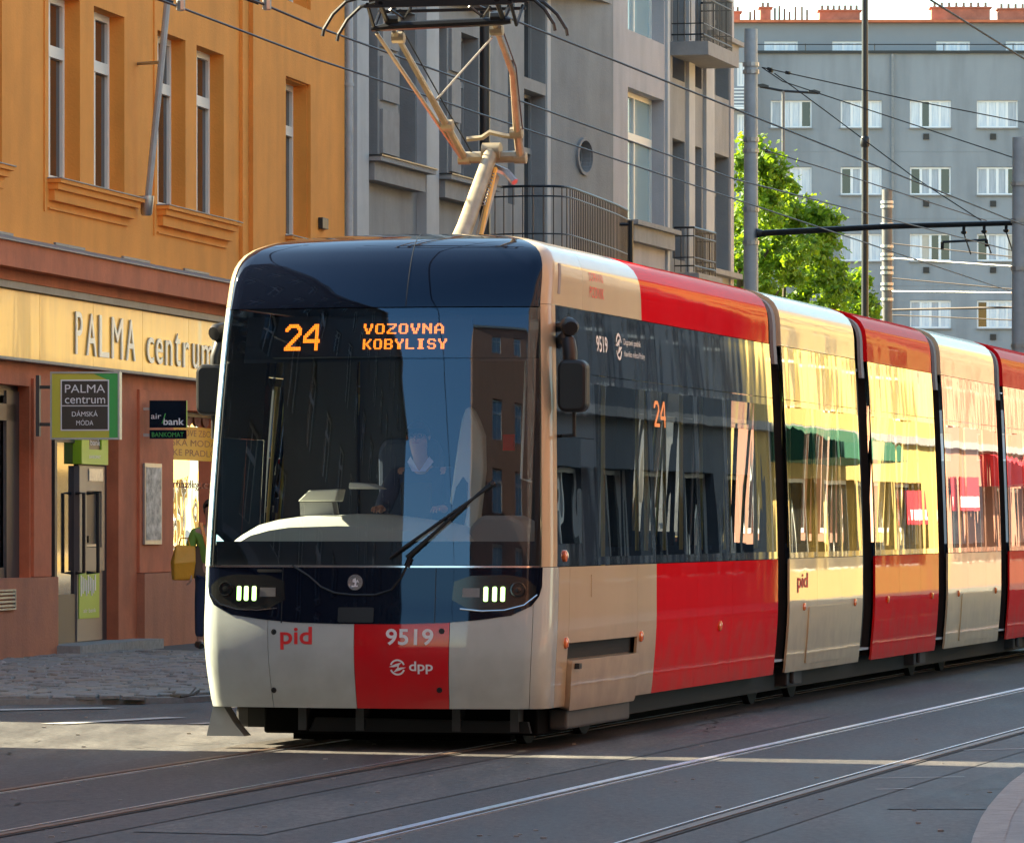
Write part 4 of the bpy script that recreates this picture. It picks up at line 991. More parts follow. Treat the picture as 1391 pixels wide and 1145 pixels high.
# ================================================================== TREES
def tree(name, c, crad, n, label, seed, base, hgt):
    random.seed(seed); rt = empty(name, (c[0], c[1], 0), label=label, cat='tree', group='street trees beyond the grey house')
    mb = MB(); mb.tube([(0, 0, 0), (.05, 0, base * .5), (-.05, .1, base), (.1, 0, hgt * .75)], [.22, .16, .13, .04], 9)
    for k in range(9):
        a = k * 2.4; z0 = base * .8 + k * (hgt - base) * .07; mb.tube([(0, 0, z0), (math.cos(a) * crad * .35, math.sin(a) * crad * .35, z0 + .7), (math.cos(a) * crad * .75, math.sin(a) * crad * .75, z0 + 1.5)], [.07, .045, .015], 6)
    mb.build('trunk', M['bark'], rt, smooth=True)
    blobs = []; h = (hgt - base) * .5
    for k in range(95):
        u = random.uniform(-1, 1); a = random.uniform(0, 6.28); rr = random.uniform(.35, 1.05) * (1 - .25 * max(0, u))
        x = crad * rr * math.sqrt(1 - u * u * .85) * math.cos(a); y = crad * rr * math.sqrt(1 - u * u * .85) * math.sin(a)
        blobs.append((x, y, base + h + u * h * 1.0, random.uniform(.16, .42) * (1 if crad > 1.4 else .8)))
    leaf = MB()
    for i in range(n):
        b = random.choice(blobs); d = Vector((random.gauss(0, 1), random.gauss(0, 1), random.gauss(0, 1))).normalized() * b[3] * abs(random.gauss(.8, .38))
        p = Vector(b[:3]) + Vector((d.x, d.y, d.z * .85)); s = random.uniform(.04, .10)
        nrm = (d.normalized() * .6 + Vector((random.gauss(0, .5), random.gauss(0, .5), random.gauss(.5, .5)))).normalized()
        a = nrm.orthogonal().normalized(); a.rotate(Matrix.Rotation(random.uniform(0, 6.28), 3, nrm)); w = nrm.cross(a)
        leaf.use(M['leaf'] if random.random() < .7 else M['leaf2'])
        leaf.add([p - a * s, p - a * s * .2 + w * s * .9, p + a * s * .25 + w * s * .45 - nrm * s * .2, p + a * s * 1.2, p + a * s * .25 - w * s * .45 - nrm * s * .2, p - a * s * .2 - w * s * .9], [[0, 1, 2, 3], [0, 3, 4, 5]])
    o = leaf.build('crown', None, rt); return rt
TX = lambda px, Y: (px - 695.5) / 7000 * Y
tree('maple_tree', (TX(1060, 122), 122), 1.95, 22000, 'bright green maple with sunlit top between the left catenary pole and the black lamp post', 3, 3.4, HC + (712 - 248) * 122 / 7000)
tree('maple_tree', (TX(1000, 118), 118), 1.6, 13000, 'taller bright green maple half hidden behind the corner of the grey house', 9, 4.0, HC + (712 - 180) * 118 / 7000)
tree('maple_tree', (TX(1150, 128), 128), 1.2, 6500, 'low dark green maple at the foot of the tall black lamp post', 15, 3.0, HC + (712 - 372) * 128 / 7000)

# ================================================================== HOUSES OF THE OTHER SIDE AND BEHIND
def house(t_in, s0, s1, hgt, m, label, side=1, step=3.4, shops=True, floors=None, frame=None, pm='dark_pane', depth=10):
    """street house whose facade looks at the track; side=+1 right, -1 left of it"""
    if frame is None:
        o = trk(t_in, s0 if side < 0 else s1); dr = U if side < 0 else -U
        F = Frame(o.x, o.y, dr.x, dr.y)
    else: F = frame
    L = s1 - s0; r = empty('street_house', (0, 0, 0), label=label, cat='building')
    ops = []; n = max(1, int((L - 1) / step)); pad = (L - n * step) / 2
    if shops:
        for k in range(n): a = pad + k * step + .3; ops.append((a, a + step - .6, .6, 3.3, .3))
    z = 4.9 if shops else 1.2
    while z + 2.2 < hgt - .6:
        for k in range(n): a = pad + k * step + step * .3; ops.append((a, a + step * .42, z, z + 1.95, .22))
        z += 3.3
    mb = MB(); wall_mesh(mb, F, 0, L, 0, hgt, ops)
    for a, b in (((0, 0), (0, depth)), ((L, 0), (L, depth)), ((0, depth), (L, depth))):
        mb.quad(F.p(a[0], 0, a[1]), F.p(b[0], 0, b[1]), F.p(b[0], hgt, b[1]), F.p(a[0], hgt, a[1]))
    mb.quad(F.p(0, hgt), F.p(L, hgt), F.p(L, hgt, depth), F.p(0, hgt, depth))
    mb.build('wall', M[m], r)
    mb = MB(); slab(mb, F, -.05, L + .05, hgt - .35, hgt + .1, -.45, -.002); mb.build('cornice', M['stone'], r)
    if shops:
        mb = MB(); slab(mb, F, 0, L, 4.25, 4.45, -.2, -.002); mb.build('string_course', M['stone'], r)
    for (a, b, c, d, dp) in ops: window(r, F, a, b, c, d, dp, M['white_frame'], M[pm], cols=2, rows=(.7,) if c > 2 else (), fw=.08)
    rebase(r, F.p(L / 2, 0)); return F, r
TRt = 11.7
F1, h1 = house(TRt, 44, 62, 17, 'slate_fac', 'slate grey rendered house on the right of the street, reflected in the first tram section')
F2, h2 = house(TRt, 62, 84, 16, 'cream_fac', 'cream rendered house on the right of the street, reflected in the tram', step=4.4)
F3, h3 = house(TRt, 84, 104, 18, 'pink_fac', 'salmon rendered house on the right of the street, reflected in the tram')
F4, h4 = house(TRt, 104, 150, 17, 'white_fac', 'ochre house far down the right of the street, reflected in the tram')
F5, h5 = house(TRt, 22, 44, 15, 'dk_fac', 'dark stone house on the right of the street opposite the orange building')
def awning(F, a, b, z, m, label, text=None):
    o = empty('shop_awning', F.p(a, z), label=label, cat='awning')
    mb = MB(); mb.prism([(0, z), (0, z + .9), (-1.3, z + .35), (-1.3, z)], (a, b), lambda d, zz_, s: F.p(s, zz_, d - .01)); rel(mb.build('canopy', M[m]), o)
    if text:
        mb = MB(); fit_text(mb, text, a + .3, b - .3, z + .05, z + .30, lambda x, y, d: F.p(x, y, -1.32 - d), d=(0, 0)); rel(mb.build('lettering', M['text_white']), o)
awning(F2, 12.5, 20.5, 3.6, 'awning', 'dark green shop awning on the cream house, reflected in the second tram section')
awning(F3, 2, 5.5, 3.3, 'banner', 'red shop awning on the salmon house, reflected in the tram')
awning(F3, 9, 12.5, 3.3, 'banner', 'second red shop awning on the salmon house, farther along')
for F, a, b, z, t in ((F2, 3, 5.4, 2.2, 'MEGA'), (F3, 15, 18, 2.6, 'VEGA')):
    o = empty('shop_banner', F.p(a, z), label='red shop banner with white letters ' + t + ' on the right side of the street', cat='banner')
    mb = MB(); slab(mb, F, a, b, z, z + .9, -.12, -.05); rel(mb.build('board', M['banner']), o)
    mb = MB(); slab(mb, F, a + .2, b - .2, z + .1, z + .4, -.13, -.121); rel(mb.build('white_band', M['text_white']), o)
# houses behind the photographer, reflected in the windscreen
F6, h6 = house(-10.2, -60, 1.2, 21, 'dk_fac', 'dark stone corner house on the left, before the side street', side=-1, shops=True, depth=22)
bo = trk(15.2, -40)
F8, h8 = house(0, 0, 13.5, 22, 'brick_fac2', 'red-brown rendered house closing the street behind the photographer', frame=Frame(bo.x, bo.y, -RT.x, -RT.y), step=2.6, pm='pale_pane')
F7, h7 = house(TRt, -70, 6, 17, 'brick_fac', 'red-brown rendered house on the right behind the photographer')

# ================================================================== THE TRAM
HW = 1.268
TROOT = C0 + RT * .022 - U * .16
tram = empty('tram', TROOT, rz=-TA, label='grey, cream and red low-floor tram number 9519 on line 24 to Vozovna Kobylisy', cat='tram')
# plan curve of the nose: parabola then corner arc, unrolled length q
_b, _R = .15, .20
_tc = HW - _R; _phi = math.atan(2 * _b * (_tc + _R * .2) / HW ** 2); _t1 = _tc + _R * math.sin(_phi); _s1 = _b * (_t1 / HW) ** 2; _sc = _s1 + _R * math.cos(_phi)
pl_ = [(0, 0)] + [(_t1 * k / 40, _b * (_t1 * k / 40 / HW) ** 2) for k in range(1, 41)] + [(_tc + _R * math.sin(a), _sc - _R * math.cos(a)) for a in [_phi + (math.pi / 2 - _phi) * k / 24 for k in range(1, 25)]]
qq = [0]
for a, b in zip(pl_, pl_[1:]): qq.append(qq[-1] + math.hypot(b[0] - a[0], b[1] - a[1]))
pt_ = np.array([p[0] for p in pl_]); ps_ = np.array([p[1] for p in pl_]); qq = np.array(qq); QS = float(qq[-1])
def plan(q):
    a = abs(q)
    if a <= QS: t = float(np.interp(a, qq, pt_)); s = float(np.interp(a, qq, ps_))
    else: t = HW; s = _sc + a - QS
    return (t if q >= 0 else -t), s
def Q(s): return QS + s - _sc
# vertical profile: parameter v, height z, side inset, nose setback
PR = np.array([(.26, .26, .055, .03), (.30, .30, .045, .02), (.45, .45, .028, -.02), (.66, .66, .010, -.055), (.85, .85, 0, -.05), (1.05, 1.05, 0, -.025), (1.28, 1.28, 0, 0), (1.6, 1.6, .008, .035), (2.0, 2.0, .022, .085), (2.6, 2.6, .047, .175), (3.0, 3.0, .068, .245),
    (3.13, 3.13, .077, .275), (3.22, 3.22, .080, .31), (3.34, 3.34, .086, .37), (3.44, 3.437, .108, .44), (3.53, 3.52, .165, .54), (3.62, 3.58, .28, .68), (3.74, 3.622, .44, .86), (3.90, 3.648, .64, 1.04), (4.1, 3.66, .86, 1.18), (4.35, 3.667, 1.07, 1.28), (4.6, 3.67, 1.268, 1.36)])
_m = np.gradient(PR[:, 1:], PR[:, 0], axis=0)
def prof(v):
    v = min(max(v, .26), 4.6); i = int(min(max(np.searchsorted(PR[:, 0], v) - 1, 0), len(PR) - 2)); h = PR[i + 1, 0] - PR[i, 0]; u = (v - PR[i, 0]) / h
    a, b = PR[i, 1:], PR[i + 1, 1:]; ma, mb_ = _m[i] * h, _m[i + 1] * h
    return (2 * u ** 3 - 3 * u * u + 1) * a + (u ** 3 - 2 * u * u + u) * ma + (-2 * u ** 3 + 3 * u * u) * b + (u ** 3 - u * u) * mb_
def SP(q, v):
    t, s = plan(q); z, ins, rk = prof(v); t *= (HW - ins) / HW
    f = min(max(s / 2.6, 0), 1); f = 1 - f * f * (3 - 2 * f)
    return np.array((t, s + rk * f, z))
def SN(q, v):
    e = 1e-3; a = SP(q + e, v) - SP(q - e, v); vv = min(v, 4.55); b = SP(q, vv + e) - SP(q, vv - e); n = np.cross(a, b); l = np.linalg.norm(n)
    return n / l if l > 1e-12 else np.array((0, 0, 1.))
def SS(q, v, off=0):
    p = SP(q, v) + (SN(q, v) * off if off else 0); return Vector(p)
_Rz = Matrix.Rotation(-TA, 3, 'Z')
def proj(p):
    w = TROOT + _Rz @ Vector(p); return 695.5 + 7000 * w.x / w.y, 712 - 7000 * (w.z - HC) / w.y
def pick(px, py, q=0., v=1.5, off=0.):
    """surface coordinates (q, v) of a feature seen in the photograph"""
    for _ in range(30):
        x, y = proj(SS(q, v, off)); ex, ey = px - x, py - y
        if abs(ex) + abs(ey) < .02: break
        h = 2e-3; x1, y1 = proj(SS(q + h, v, off)); x2, y2 = proj(SS(q, v + h, off))
        J = np.array([[(x1 - x) / h, (x2 - x) / h], [(y1 - y) / h, (y2 - y) / h]])
        d = np.linalg.lstsq(J, np.array([ex, ey]), rcond=None)[0]; d = np.clip(d, -.3, .3); q += d[0]; v = min(max(v + d[1], .27), 4.5)
    return q, v
def patch(name, poly, m, parent, off=0., thick=.018, sub=None, kind=None, rim=True, dq=None):
    """a skin panel: polygon in (q, v), cut into a fine grid, laid on the body surface, with turned-in edges"""
    bm = bmesh.new(); vs = [bm.verts.new((a, b, 0)) for a, b in poly]; bm.faces.new(vs)
    qs = [p[0] for p in poly]; zs = [p[1] for p in poly]; q0, q1 = min(qs), max(qs); z0, z1 = min(zs), max(zs)
    cq = []
    x = math.floor(q0 / .05) * .05
    while x < q1:
        a = abs(x)
        if a < QS + .1:
            cq.append(x)
            x += .02 if a > _t1 - .03 else .06
        elif a < QS + 2.8: cq.append(x); x += .22
        else: cq.append(x); x += .9
    for x in cq:
        if q0 + .004 < x < q1 - .004: bmesh.ops.bisect_plane(bm, geom=bm.verts[:] + bm.edges[:] + bm.faces[:], plane_co=(x, 0, 0), plane_no=(1, 0, 0))
    step = .09 if z1 < 3.13 else .05; k = math.floor(z0 / step) + 1
    while k * step < z1 - .004:
        if k * step > z0 + .004: bmesh.ops.bisect_plane(bm, geom=bm.verts[:] + bm.edges[:] + bm.faces[:], plane_co=(0, k * step, 0), plane_no=(0, 1, 0))
        k += 1
    bm.verts.ensure_lookup_table()
    co = [(v.co.x, v.co.y) for v in bm.verts]; V = [SS(a, b, off) for a, b in co]; Nn = [Vector(SN(a, b)) for a, b in co]
    F = []
    for f in bm.faces:
        idx = [v.index for v in f.verts]
        if f.normal.z < 0: idx = idx[::-1]
        F.append(idx)
    nmain = len(F)
    if rim and thick:
        be = [e for e in bm.edges if len(e.link_faces) == 1]
        for e in be:
            i, j = e.verts[0].index, e.verts[1].index; o = len(V)
            V += [V[i].copy(), V[j].copy(), V[j] - Nn[j] * thick, V[i] - Nn[i] * thick]; Nn += [None] * 4; F.append([o, o + 1, o + 2, o + 3])
    bm.free()
    me = bpy.data.meshes.new(name); me.from_pydata([tuple(v) for v in V], [], F); me.materials.append(m)
    # orientation of the rim is irrelevant; analytic normals on the face
    me.update(); ln = []
    for p in me.polygons:
        p.use_smooth = p.index < nmain
        for li in p.loop_indices:
            n = Nn[me.loops[li].vertex_index]; ln.append(tuple(n) if (n is not None and p.index < nmain) else tuple(p.normal))
    me.normals_split_custom_set(ln)
    o = bpy.data.objects.new(name, me); COL.objects.link(o)
    if parent: o.parent = parent
    if kind: o['kind'] = kind
    return o
def rect(q0, q1, v0, v1): return [(q0, v0), (q1, v0), (q1, v1), (q0, v1)]
def mir(poly): return [(-a, b) for a, b in poly][::-1]
def rrect(q0, q1, v0, v1, r, n=4):
    out = []
    for cx, cy, a0 in ((q1 - r, v0 + r, -90), (q1 - r, v1 - r, 0), (q0 + r, v1 - r, 90), (q0 + r, v0 + r, 180)):
        for k in range(n + 1): a = R(a0 + 90 * k / n); out.append((cx + r * math.cos(a), cy + r * math.sin(a)))
    return out
VB, VT, VL = 1.285, 3.115, 2.655       # belt line, window top, seam between upper and lower glass
VS = .30
sec = MB()
# dark structural shell of the first section -----------------------------------
def inner_shell(s0, s1, nose):
    """black body behind the skin: floor tub, roof tub"""
    mb = MB()
    for side in (1, -1):
        for (v0, v1) in ((.36, 1.24), (3.12, 4.0)):
            n = 8; pts = [SS(side * Q(s0), v0 + (v1 - v0) * k / n, -.05) for k in range(n + 1)]; pts2 = [SS(side * Q(s1), v0 + (v1 - v0) * k / n, -.05) for k in range(n + 1)]
            for k in range(n): mb.quad(pts[k], pts2[k], pts2[k + 1], pts[k + 1])
    w = HW - .08
    mb.box(-w, w, s0, s1, .34, .40); mb.box(-w, w, s0, s1, .95, 1.0) if False else None
    mb.box(-.62, .62, max(s0, 1.9), s1, 3.25, 3.50)
    return mb.build('body_shell', M['dark'], tram)
sec1 = inner_shell(.45, 8.55, True)
# nose: closed dark backing behind the lower nose and the roof dome
bkl = patch('nose_backing', rect(-Q(.5), Q(.5), .30, 1.27), M['dark'], tram, off=-.03, rim=False)
bkr = patch('dome_backing', rect(-Q(.5), Q(.5), 3.12, 4.55), M['dark'], tram, off=-.03, rim=False)

G = .004
# lower nose panels: boundaries from the photograph
qL2 = pick(365, 900, -.8, .7)[0]; qR1 = pick(481, 900, -.2, .7)[0]; qR2 = pick(609.5, 900, .5, .7)[0]; qC2 = pick(721, 900, 1.1, .7)[0]; qC1 = -qC2
vband = pick(500, 847, 0, .9)[1]
qWR = pick(735.5, 600, 1.25, 2.0)[0]; qWL = -qWR
# outline of the black head-lamp band
band_px = [(289, 768), (285.5, 805), (288, 829), (304, 839), (330, 843), (360, 846), (430, 847.5), (540, 847.5), (602, 846), (650, 842), (694, 836), (722, 823), (732, 810), (736, 797), (737, 763)]
band = []
for x, y in band_px[3:]:
    band.append(pick(x, y, (x - 499) / 190, 1.0))
rb = [p for p in band if p[0] > 0]
rb = sorted(rb, key=lambda p: -p[1]); top_v = VB - .005
band = [(-a, b) for a, b in rb] + [p for p in rb[::-1]]
band = [(-rb[0][0], top_v)] + [(-a, b) for a, b in rb[1:]] + rb[:0:-1] + [(rb[0][0], top_v)]
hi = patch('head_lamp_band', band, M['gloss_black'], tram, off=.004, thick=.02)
patch('upper_trim_line', rect(-qWR + .01, qWR - .01, VB - .006, VB + .006), M['chrome'], hi, off=.008, thick=.01)
low = VS; hv = VB
def npanel(name, q0, q1, m, v0=VS, v1=1.20):
    return patch(name, rect(q0 + .002, q1 - .002, v0, v1), M[m], tram, thick=.02)
# panels end under the band, whose edge stands proud of them
pA = npanel('nose_corner_panel', -Q(.42), qL2, 'cream', v1=VB - .004); pB = npanel('nose_panel', qL2, qR1, 'cream', v1=vband + .03); pB['label'] = 'light grey nose panel with red letters pid'
pC = npanel('nose_panel', qR1 + .0, qR2, 'red_front', v1=vband + .03); pC['label'] = 'red nose panel with number 9519'
pD = npanel('nose_panel', qR2, qC2, 'cream', v1=vband + .16); pE = npanel('nose_corner_panel', qC2, Q(.42), 'cream', v1=VB - .004)
for (px, py) in ((372, 858), (372, 937), (597, 937), (600, 857)):
    q, v = pick(px, py, (px - 499) / 190, .7); c = SS(q, v); n = Vector(SN(q, v)); mb = MB(); mb.lathe(c, n, [(-.005, .020), (.004, .020), (.005, .012), (.0, .011)], 12); mb.build('panel_bolt', M['black'], pB if px < 500 else pC)
# lettering on the nose
def surf_text(txt, px0, py1, px1, py0, m, name, parent, off=.0035, bold=.02, q=0., v=1.):
    """text filling the rectangle whose lower left corner is (px0,py1) and upper right (px1,py0)"""
    a = pick(px0, py1, q, v); b = pick(px1, py0, q, v)
    mb = MB(); fit_text(mb, txt, a[0], b[0], a[1], b[1], lambda x, y, d: SS(x, y, off), bold=bold, d=(0, 0)); o = mb.build(name, M[m], parent); return o
surf_text('pid', 381, 882, 424, 851, 'text_red', 'lettering', pB, bold=.03, q=-.5, v=.85)
surf_text('9519', 524, 876, 589, 854, 'text_white', 'lettering', pC, bold=.035, q=.3, v=.85)
surf_text('dpp', 556, 915, 588, 898, 'text_white', 'lettering', pC, bold=.035, q=.3, v=.7)
def emblem(cq, cv, r, m, parent, off=.004):
    """round transport company emblem: split ring with a slanting wing"""
    mb = MB(); n = 28
    def arc(r0, r1, a0, a1, k=12):
        P = []
        for i in range(k + 1):
            a = R(a0 + (a1 - a0) * i / k); P.append(((r0) * math.cos(a), r0 * math.sin(a)))
        for i in range(k, -1, -1):
            a = R(a0 + (a1 - a0) * i / k); P.append(((r1) * math.cos(a), r1 * math.sin(a)))
        return P
    for P in (arc(r, r * .78, 20, 160), arc(r, r * .78, 200, 340), [(-r * 1.1, r * .05), (-r * .2, r * .42), (r * .55, r * .62), (r * .1, r * .15), (-r * .5, r * .02)],
              [(r * 1.1, r * .0), (r * .2, -r * .40), (-r * .55, -r * .62), (-r * .1, -r * .12), (r * .5, r * .0)], [(-r * .06, -r * .3), (r * .1, -r * .3), (r * .2, r * .34), (r * .04, r * .34)]):
        n_ = len(P)
        if n_ > 10:
            h_ = n_ // 2; 
            for i in range(h_ - 1): mb.add([SS(cq + a, cv + b, off) for a, b in (P[i], P[i + 1], P[n_ - 2 - i], P[n_ - 1 - i])], [[0, 1, 2, 3]])
        else: mb.add([SS(cq + a, cv + b, off) for a, b in P], [list(range(n_))])
    return mb.build('emblem', M[m], parent)
q, v = pick(540, 906, .2, .7); emblem(q, v, .056, 'text_white', pC)
# winged-arrow maker's badge in the black band
q, v = pick(483, 791, -.1, 1.15); c = SS(q, v, .004); nn = Vector(SN(q, v)); mb = MB(); mb.lathe(c, nn, [(-.002, .055), (.007, .055), (.007, .045), (.003, .044)], 24); bdg = mb.build('maker_badge', M['chrome'], hi)
mb = MB(); r_ = .05
for P in ([(-.5, -.62), (.35, -.62), (.35, -.42), (-.5, -.42)], [(-.12, -.42), (.10, -.42), (.16, .1), (-.02, .1)], [(-.45, .1), (.18, -.1), (.18, .15), (-.2, .35)], [(-.4, .32), (.15, .15), (.1, .38), (-.2, .52)], [(-.2, .5), (.08, .38), (.0, .62)], [(.18, .1), (.55, -.05), (.3, .42)]):
    mb.add([SS(q + a * r_, v + b * r_, .0095) for a, b in P], [list(range(len(P)))])
mb.build('winged_arrow', M['text_white'], bdg)
# head lamps --------------------------------------------------------------
for sgn in (1, -1):
    P = [(614, 815), (617, 790), (640, 782), (690, 781), (714, 785), (728, 797), (726, 814), (711, 825), (680, 829), (636, 827)]
    pp = [pick(x, y, 1., 1.1) for x, y in P]
    poly = pp if sgn > 0 else mir(pp)
    hl = patch('headlight', poly, mat('lamp_housing', (.05, .055, .055), .15, .7) if sgn > 0 else M['lamp_housing'], tram, off=.009, thick=.02)
    if sgn > 0: M['lamp_housing'] = hl.data.materials[0]
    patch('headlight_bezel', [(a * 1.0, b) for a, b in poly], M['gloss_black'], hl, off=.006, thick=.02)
    xs = [(660, 8), (672, 8), (683, 8)]
    for x, w in xs:
        a = pick(x - 3.3, 817, 1., 1.1); b = pick(x + 3.3, 797, 1., 1.1); rr_ = rrect(a[0], b[0], a[1], b[1], .010, 3)
        patch('lamp_cell', rr_ if sgn > 0 else mir(rr_), M['lamp_green'], hl, off=.014, thick=.006)
    a = pick(628, 819, 1., 1.1); b = pick(652, 793, 1., 1.1); rr_ = rect(a[0], b[0], a[1] + .04, b[1] - .03); patch('reflector', rr_ if sgn > 0 else mir(rr_), M['atm_grey'], hl, off=.0105, thick=.006)
    qa, va = pick(704, 801, 1.1, 1.1); c = SS(sgn * qa, va, .008); n = Vector(SN(sgn * qa, va)); mb = MB(); mb.lathe(c, n, [(0, .055), (.012, .055), (.013, .046), (.006, .042), (.006, .022), (.012, .02), (.013, .0005)], 20); mb.build('round_lamp', M['lamp_housing'], hl, smooth=True)
    mb = MB(); qb, vb = pick(690, 830, 1., 1.); pts = [SS(sgn * q_, v_, .012) for q_, v_ in [pick(x, y, 1., 1.05) for x, y in ((625, 827), (655, 830), (685, 829), (712, 822), (729, 808))]]; mb.tube(pts, .005, 5); mb.build('lamp_trim', M['chrome'], hl)
# hose and camera boxes on the band
mb = MB(); pts = [SS(*pick(x, y, (x - 499) / 190, 1.15), .010) for x, y in ((398, 768), (420, 782), (437, 797), (455, 805), (480, 808), (510, 808), (532, 801), (545, 785), (553, 768))]; mb.tube(pts, .007, 5); mb.build('hatch_seam', M['black'], hi)
for a in ((459, 845, 508, 825), (350, 777, 384, 767)):
    A, B = pick(a[0], a[1], -.1, 1.), pick(a[2], a[3], -.1, 1.); patch('camera_panel', rrect(A[0], B[0], A[1], min(B[1], VB - .02), .012), M['black'], hi, off=.010, thick=.008)
for x in (383, 591):
    A, B = pick(x, 846, 0, 1.), pick(x + 1.2, 768, 0, 1.); patch('seam', rect(A[0], B[0], A[1], min(B[1], VB - .01)), M['black'], hi, off=.0055, thick=.003)

# windshield and display ----------------------------------------------------
vD0 = pick(560, 487, .2, 2.7)[1]; vW1 = pick(560, 418, .2, 3.1)[1]
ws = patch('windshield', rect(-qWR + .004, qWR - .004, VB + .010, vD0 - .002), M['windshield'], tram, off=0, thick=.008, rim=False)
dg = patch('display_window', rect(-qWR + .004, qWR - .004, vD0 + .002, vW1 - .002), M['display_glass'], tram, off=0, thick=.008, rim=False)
patch('frit_edge', rect(-qWR + .004, -qWR + .05, VB + .010, vD0), M['black'], ws, off=-.012, rim=False); patch('frit_edge', rect(qWR - .05, qWR - .004, VB + .010, vD0), M['black'], ws, off=-.012, rim=False)
vF = pick(560, 735, .2, 1.4)[1]; patch('frit_band', rect(-qWR + .05, qWR - .05, VB + .010, vF), M['interior_dark'], ws, off=-.014, rim=False)
patch('display_backing', rect(-qWR + .02, qWR - .02, vD0 + .01, vW1 - .01), M['interior_dark'], dg, off=-.16, rim=False)
A = pick(365, 484, -.7, 2.8); B = pick(640, 430, .7, 3.05); patch('display_board', rect(A[0], B[0], A[1], B[1]), M['black'], dg, off=-.05, thick=.05)
FONT = {'V': ["1100011", "1100011", "1100011", "0110110", "0110110", "0011100", "0011100"], 'O': ["0111110", "1100011", "1100011", "1100011", "1100011", "1100011", "0111110"],
 'Z': ["1111111", "0000011", "0000110", "0011100", "0110000", "1100000", "1111111"], 'N': ["1100011", "1110011", "1111011", "1101111", "1100111", "1100011", "1100011"],
 'A': ["0011100", "0110110", "1100011", "1100011", "1111111", "1100011", "1100011"], 'K': ["1100011", "1100110", "1101100", "1111000", "1101100", "1100110", "1100011"],
 'B': ["1111110", "1100011", "1100011", "1111110", "1100011", "1100011", "1111110"], 'Y': ["1100011", "1100011", "0110110", "0011100", "0011100", "0011100", "0011100"],
 'L': ["1100000", "1100000", "1100000", "1100000", "1100000", "1100000", "1111111"], 'I': ["0111110", "0011100", "0011100", "0011100", "0011100", "0011100", "0111110"],
 'S': ["0111110", "1100011", "1100000", "0111110", "0000011", "1100011", "0111110"],
 '2': ["0011111100", "0111111110", "1110000111", "1100000011", "0000000011", "0000000111", "0000001110", "0000011100", "0000111000", "0001110000", "0011100000", "0111000000", "1111111111", "1111111111"],
 '4': ["0000001110", "0000011110", "0000111110", "0001110110", "0011100110", "0111000110", "1110000110", "1100000110", "1111111111", "1111111111", "0000000110", "0000000110", "0000000110", "0000000110"]}
def led(txt, px0, py1, px1, py0, parent, q, v, off=-.045, gap=1.6):
    A = pick(px0, py1, q, v); B = pick(px1, py0, q, v); rows = len(FONT[txt[0]]); cw = len(FONT[txt[0]][0]); W = cw * len(txt) + gap * (len(txt) - 1)
    dx = (B[0] - A[0]) / W; dy = (B[1] - A[1]) / rows; x = 0; os_ = []
    for ch in txt:
        mb = MB()
        for r_i, row in enumerate(FONT[ch]):
            for c_i, b in enumerate(row):
                if b == '1':
                    cx = A[0] + (x + c_i + .5) * dx; cy = B[1] - (r_i + .5) * dy; hx = dx * .42; hy = dy * .42
                    mb.add([SS(cx - hx, cy - hy, off), SS(cx + hx, cy - hy, off), SS(cx + hx, cy + hy, off), SS(cx - hx, cy + hy, off)], [[0, 1, 2, 3]])
        o = mb.build('led_character', M['led_orange'], parent); x += cw + gap
led('24', 382, 475, 433, 438, dg, -.5, 2.85, gap=1.2)
led('VOZOVNA', 491, 452, 602, 437, dg, .2, 2.95); led('KOBYLISY', 490, 473, 606, 458, dg, .2, 2.9)
# black dome above the display
qcap = pick(736, 380, 1.25, 3.3)[0]; qcap = qWR
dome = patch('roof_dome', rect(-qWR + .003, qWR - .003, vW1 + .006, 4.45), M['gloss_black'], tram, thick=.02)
for x in (552,):
    qa = pick(x, 400, .2, 3.2)[0]; patch('dome_seam', rect(qa, qa + .007, vW1 + .01, 4.2), M['black'], dome, off=.002, thick=.002)
# pillars at the windshield edges run into the side cladding
SC = .36
for sg in (1, -1):
    pol = rect(qWR, Q(SC), VB, VT) 
    o = patch('windshield_pillar', pol if sg > 0 else mir(pol), M['beige'] if sg > 0 else M['cream'], tram, thick=.03)
    pol = rect(qWR, Q(1.35), VT + .004, 3.9)
    o = patch('front_roof_panel', pol if sg > 0 else mir(pol), M['beige'], tram, thick=.03)
    a = pick(742, 345, 1.3, 3.4); b = pick(757, 385, 1.35, 3.3)
    pol = rect(Q(.42), Q(.50), 3.2, 3.42); patch('roof_grille', pol if sg > 0 else mir(pol), M['stone'], o, off=.004, thick=.004)
# wipers ---------------------------------------------------------------------
wp = MB(); A = SS(*pick(668, 662, .9, 1.8), .05); B = SS(*pick(531, 759, .2, 1.4), .03); A2 = SS(*pick(672, 655, .9, 1.8), .07); B2 = SS(*pick(556, 759, .3, 1.4), .06)
def arcpts(p, q_, n=8):
    out = []
    for i in range(n + 1):
        t = i / n; x = proj(p); y = proj(q_); px_ = x[0] + (y[0] - x[0]) * t; py_ = x[1] + (y[1] - x[1]) * t; out.append(SS(*pick(px_, py_, .5, 1.6), .028 + .02 * t * 0))
    return out
wp.tube(arcpts(A, B), .012, 6); blade = wp.build('wiper_blade', M['black'], ws)
wp = MB(); wp.tube(arcpts(A2, B2), [.010, .011, .012, .012, .013, .014, .015, .016, .018], 6); wp.build('wiper_arm', M['black_metal'], ws)
mb = MB(); mb.lathe(SS(*pick(670, 658, .9, 1.8), .02), Vector(SN(.9, 1.8)), [(0, .02), (.03, .02), (.04, .012)], 8); mb.build('wiper_joint', M['black_metal'], ws)
mb = MB(); mb.tube([SS(*pick(558, 758, .3, 1.4), .03), SS(*pick(553, 770, .3, 1.3), .03)], .018, 6); mb.build('wiper_hub', M['black_metal'], ws)

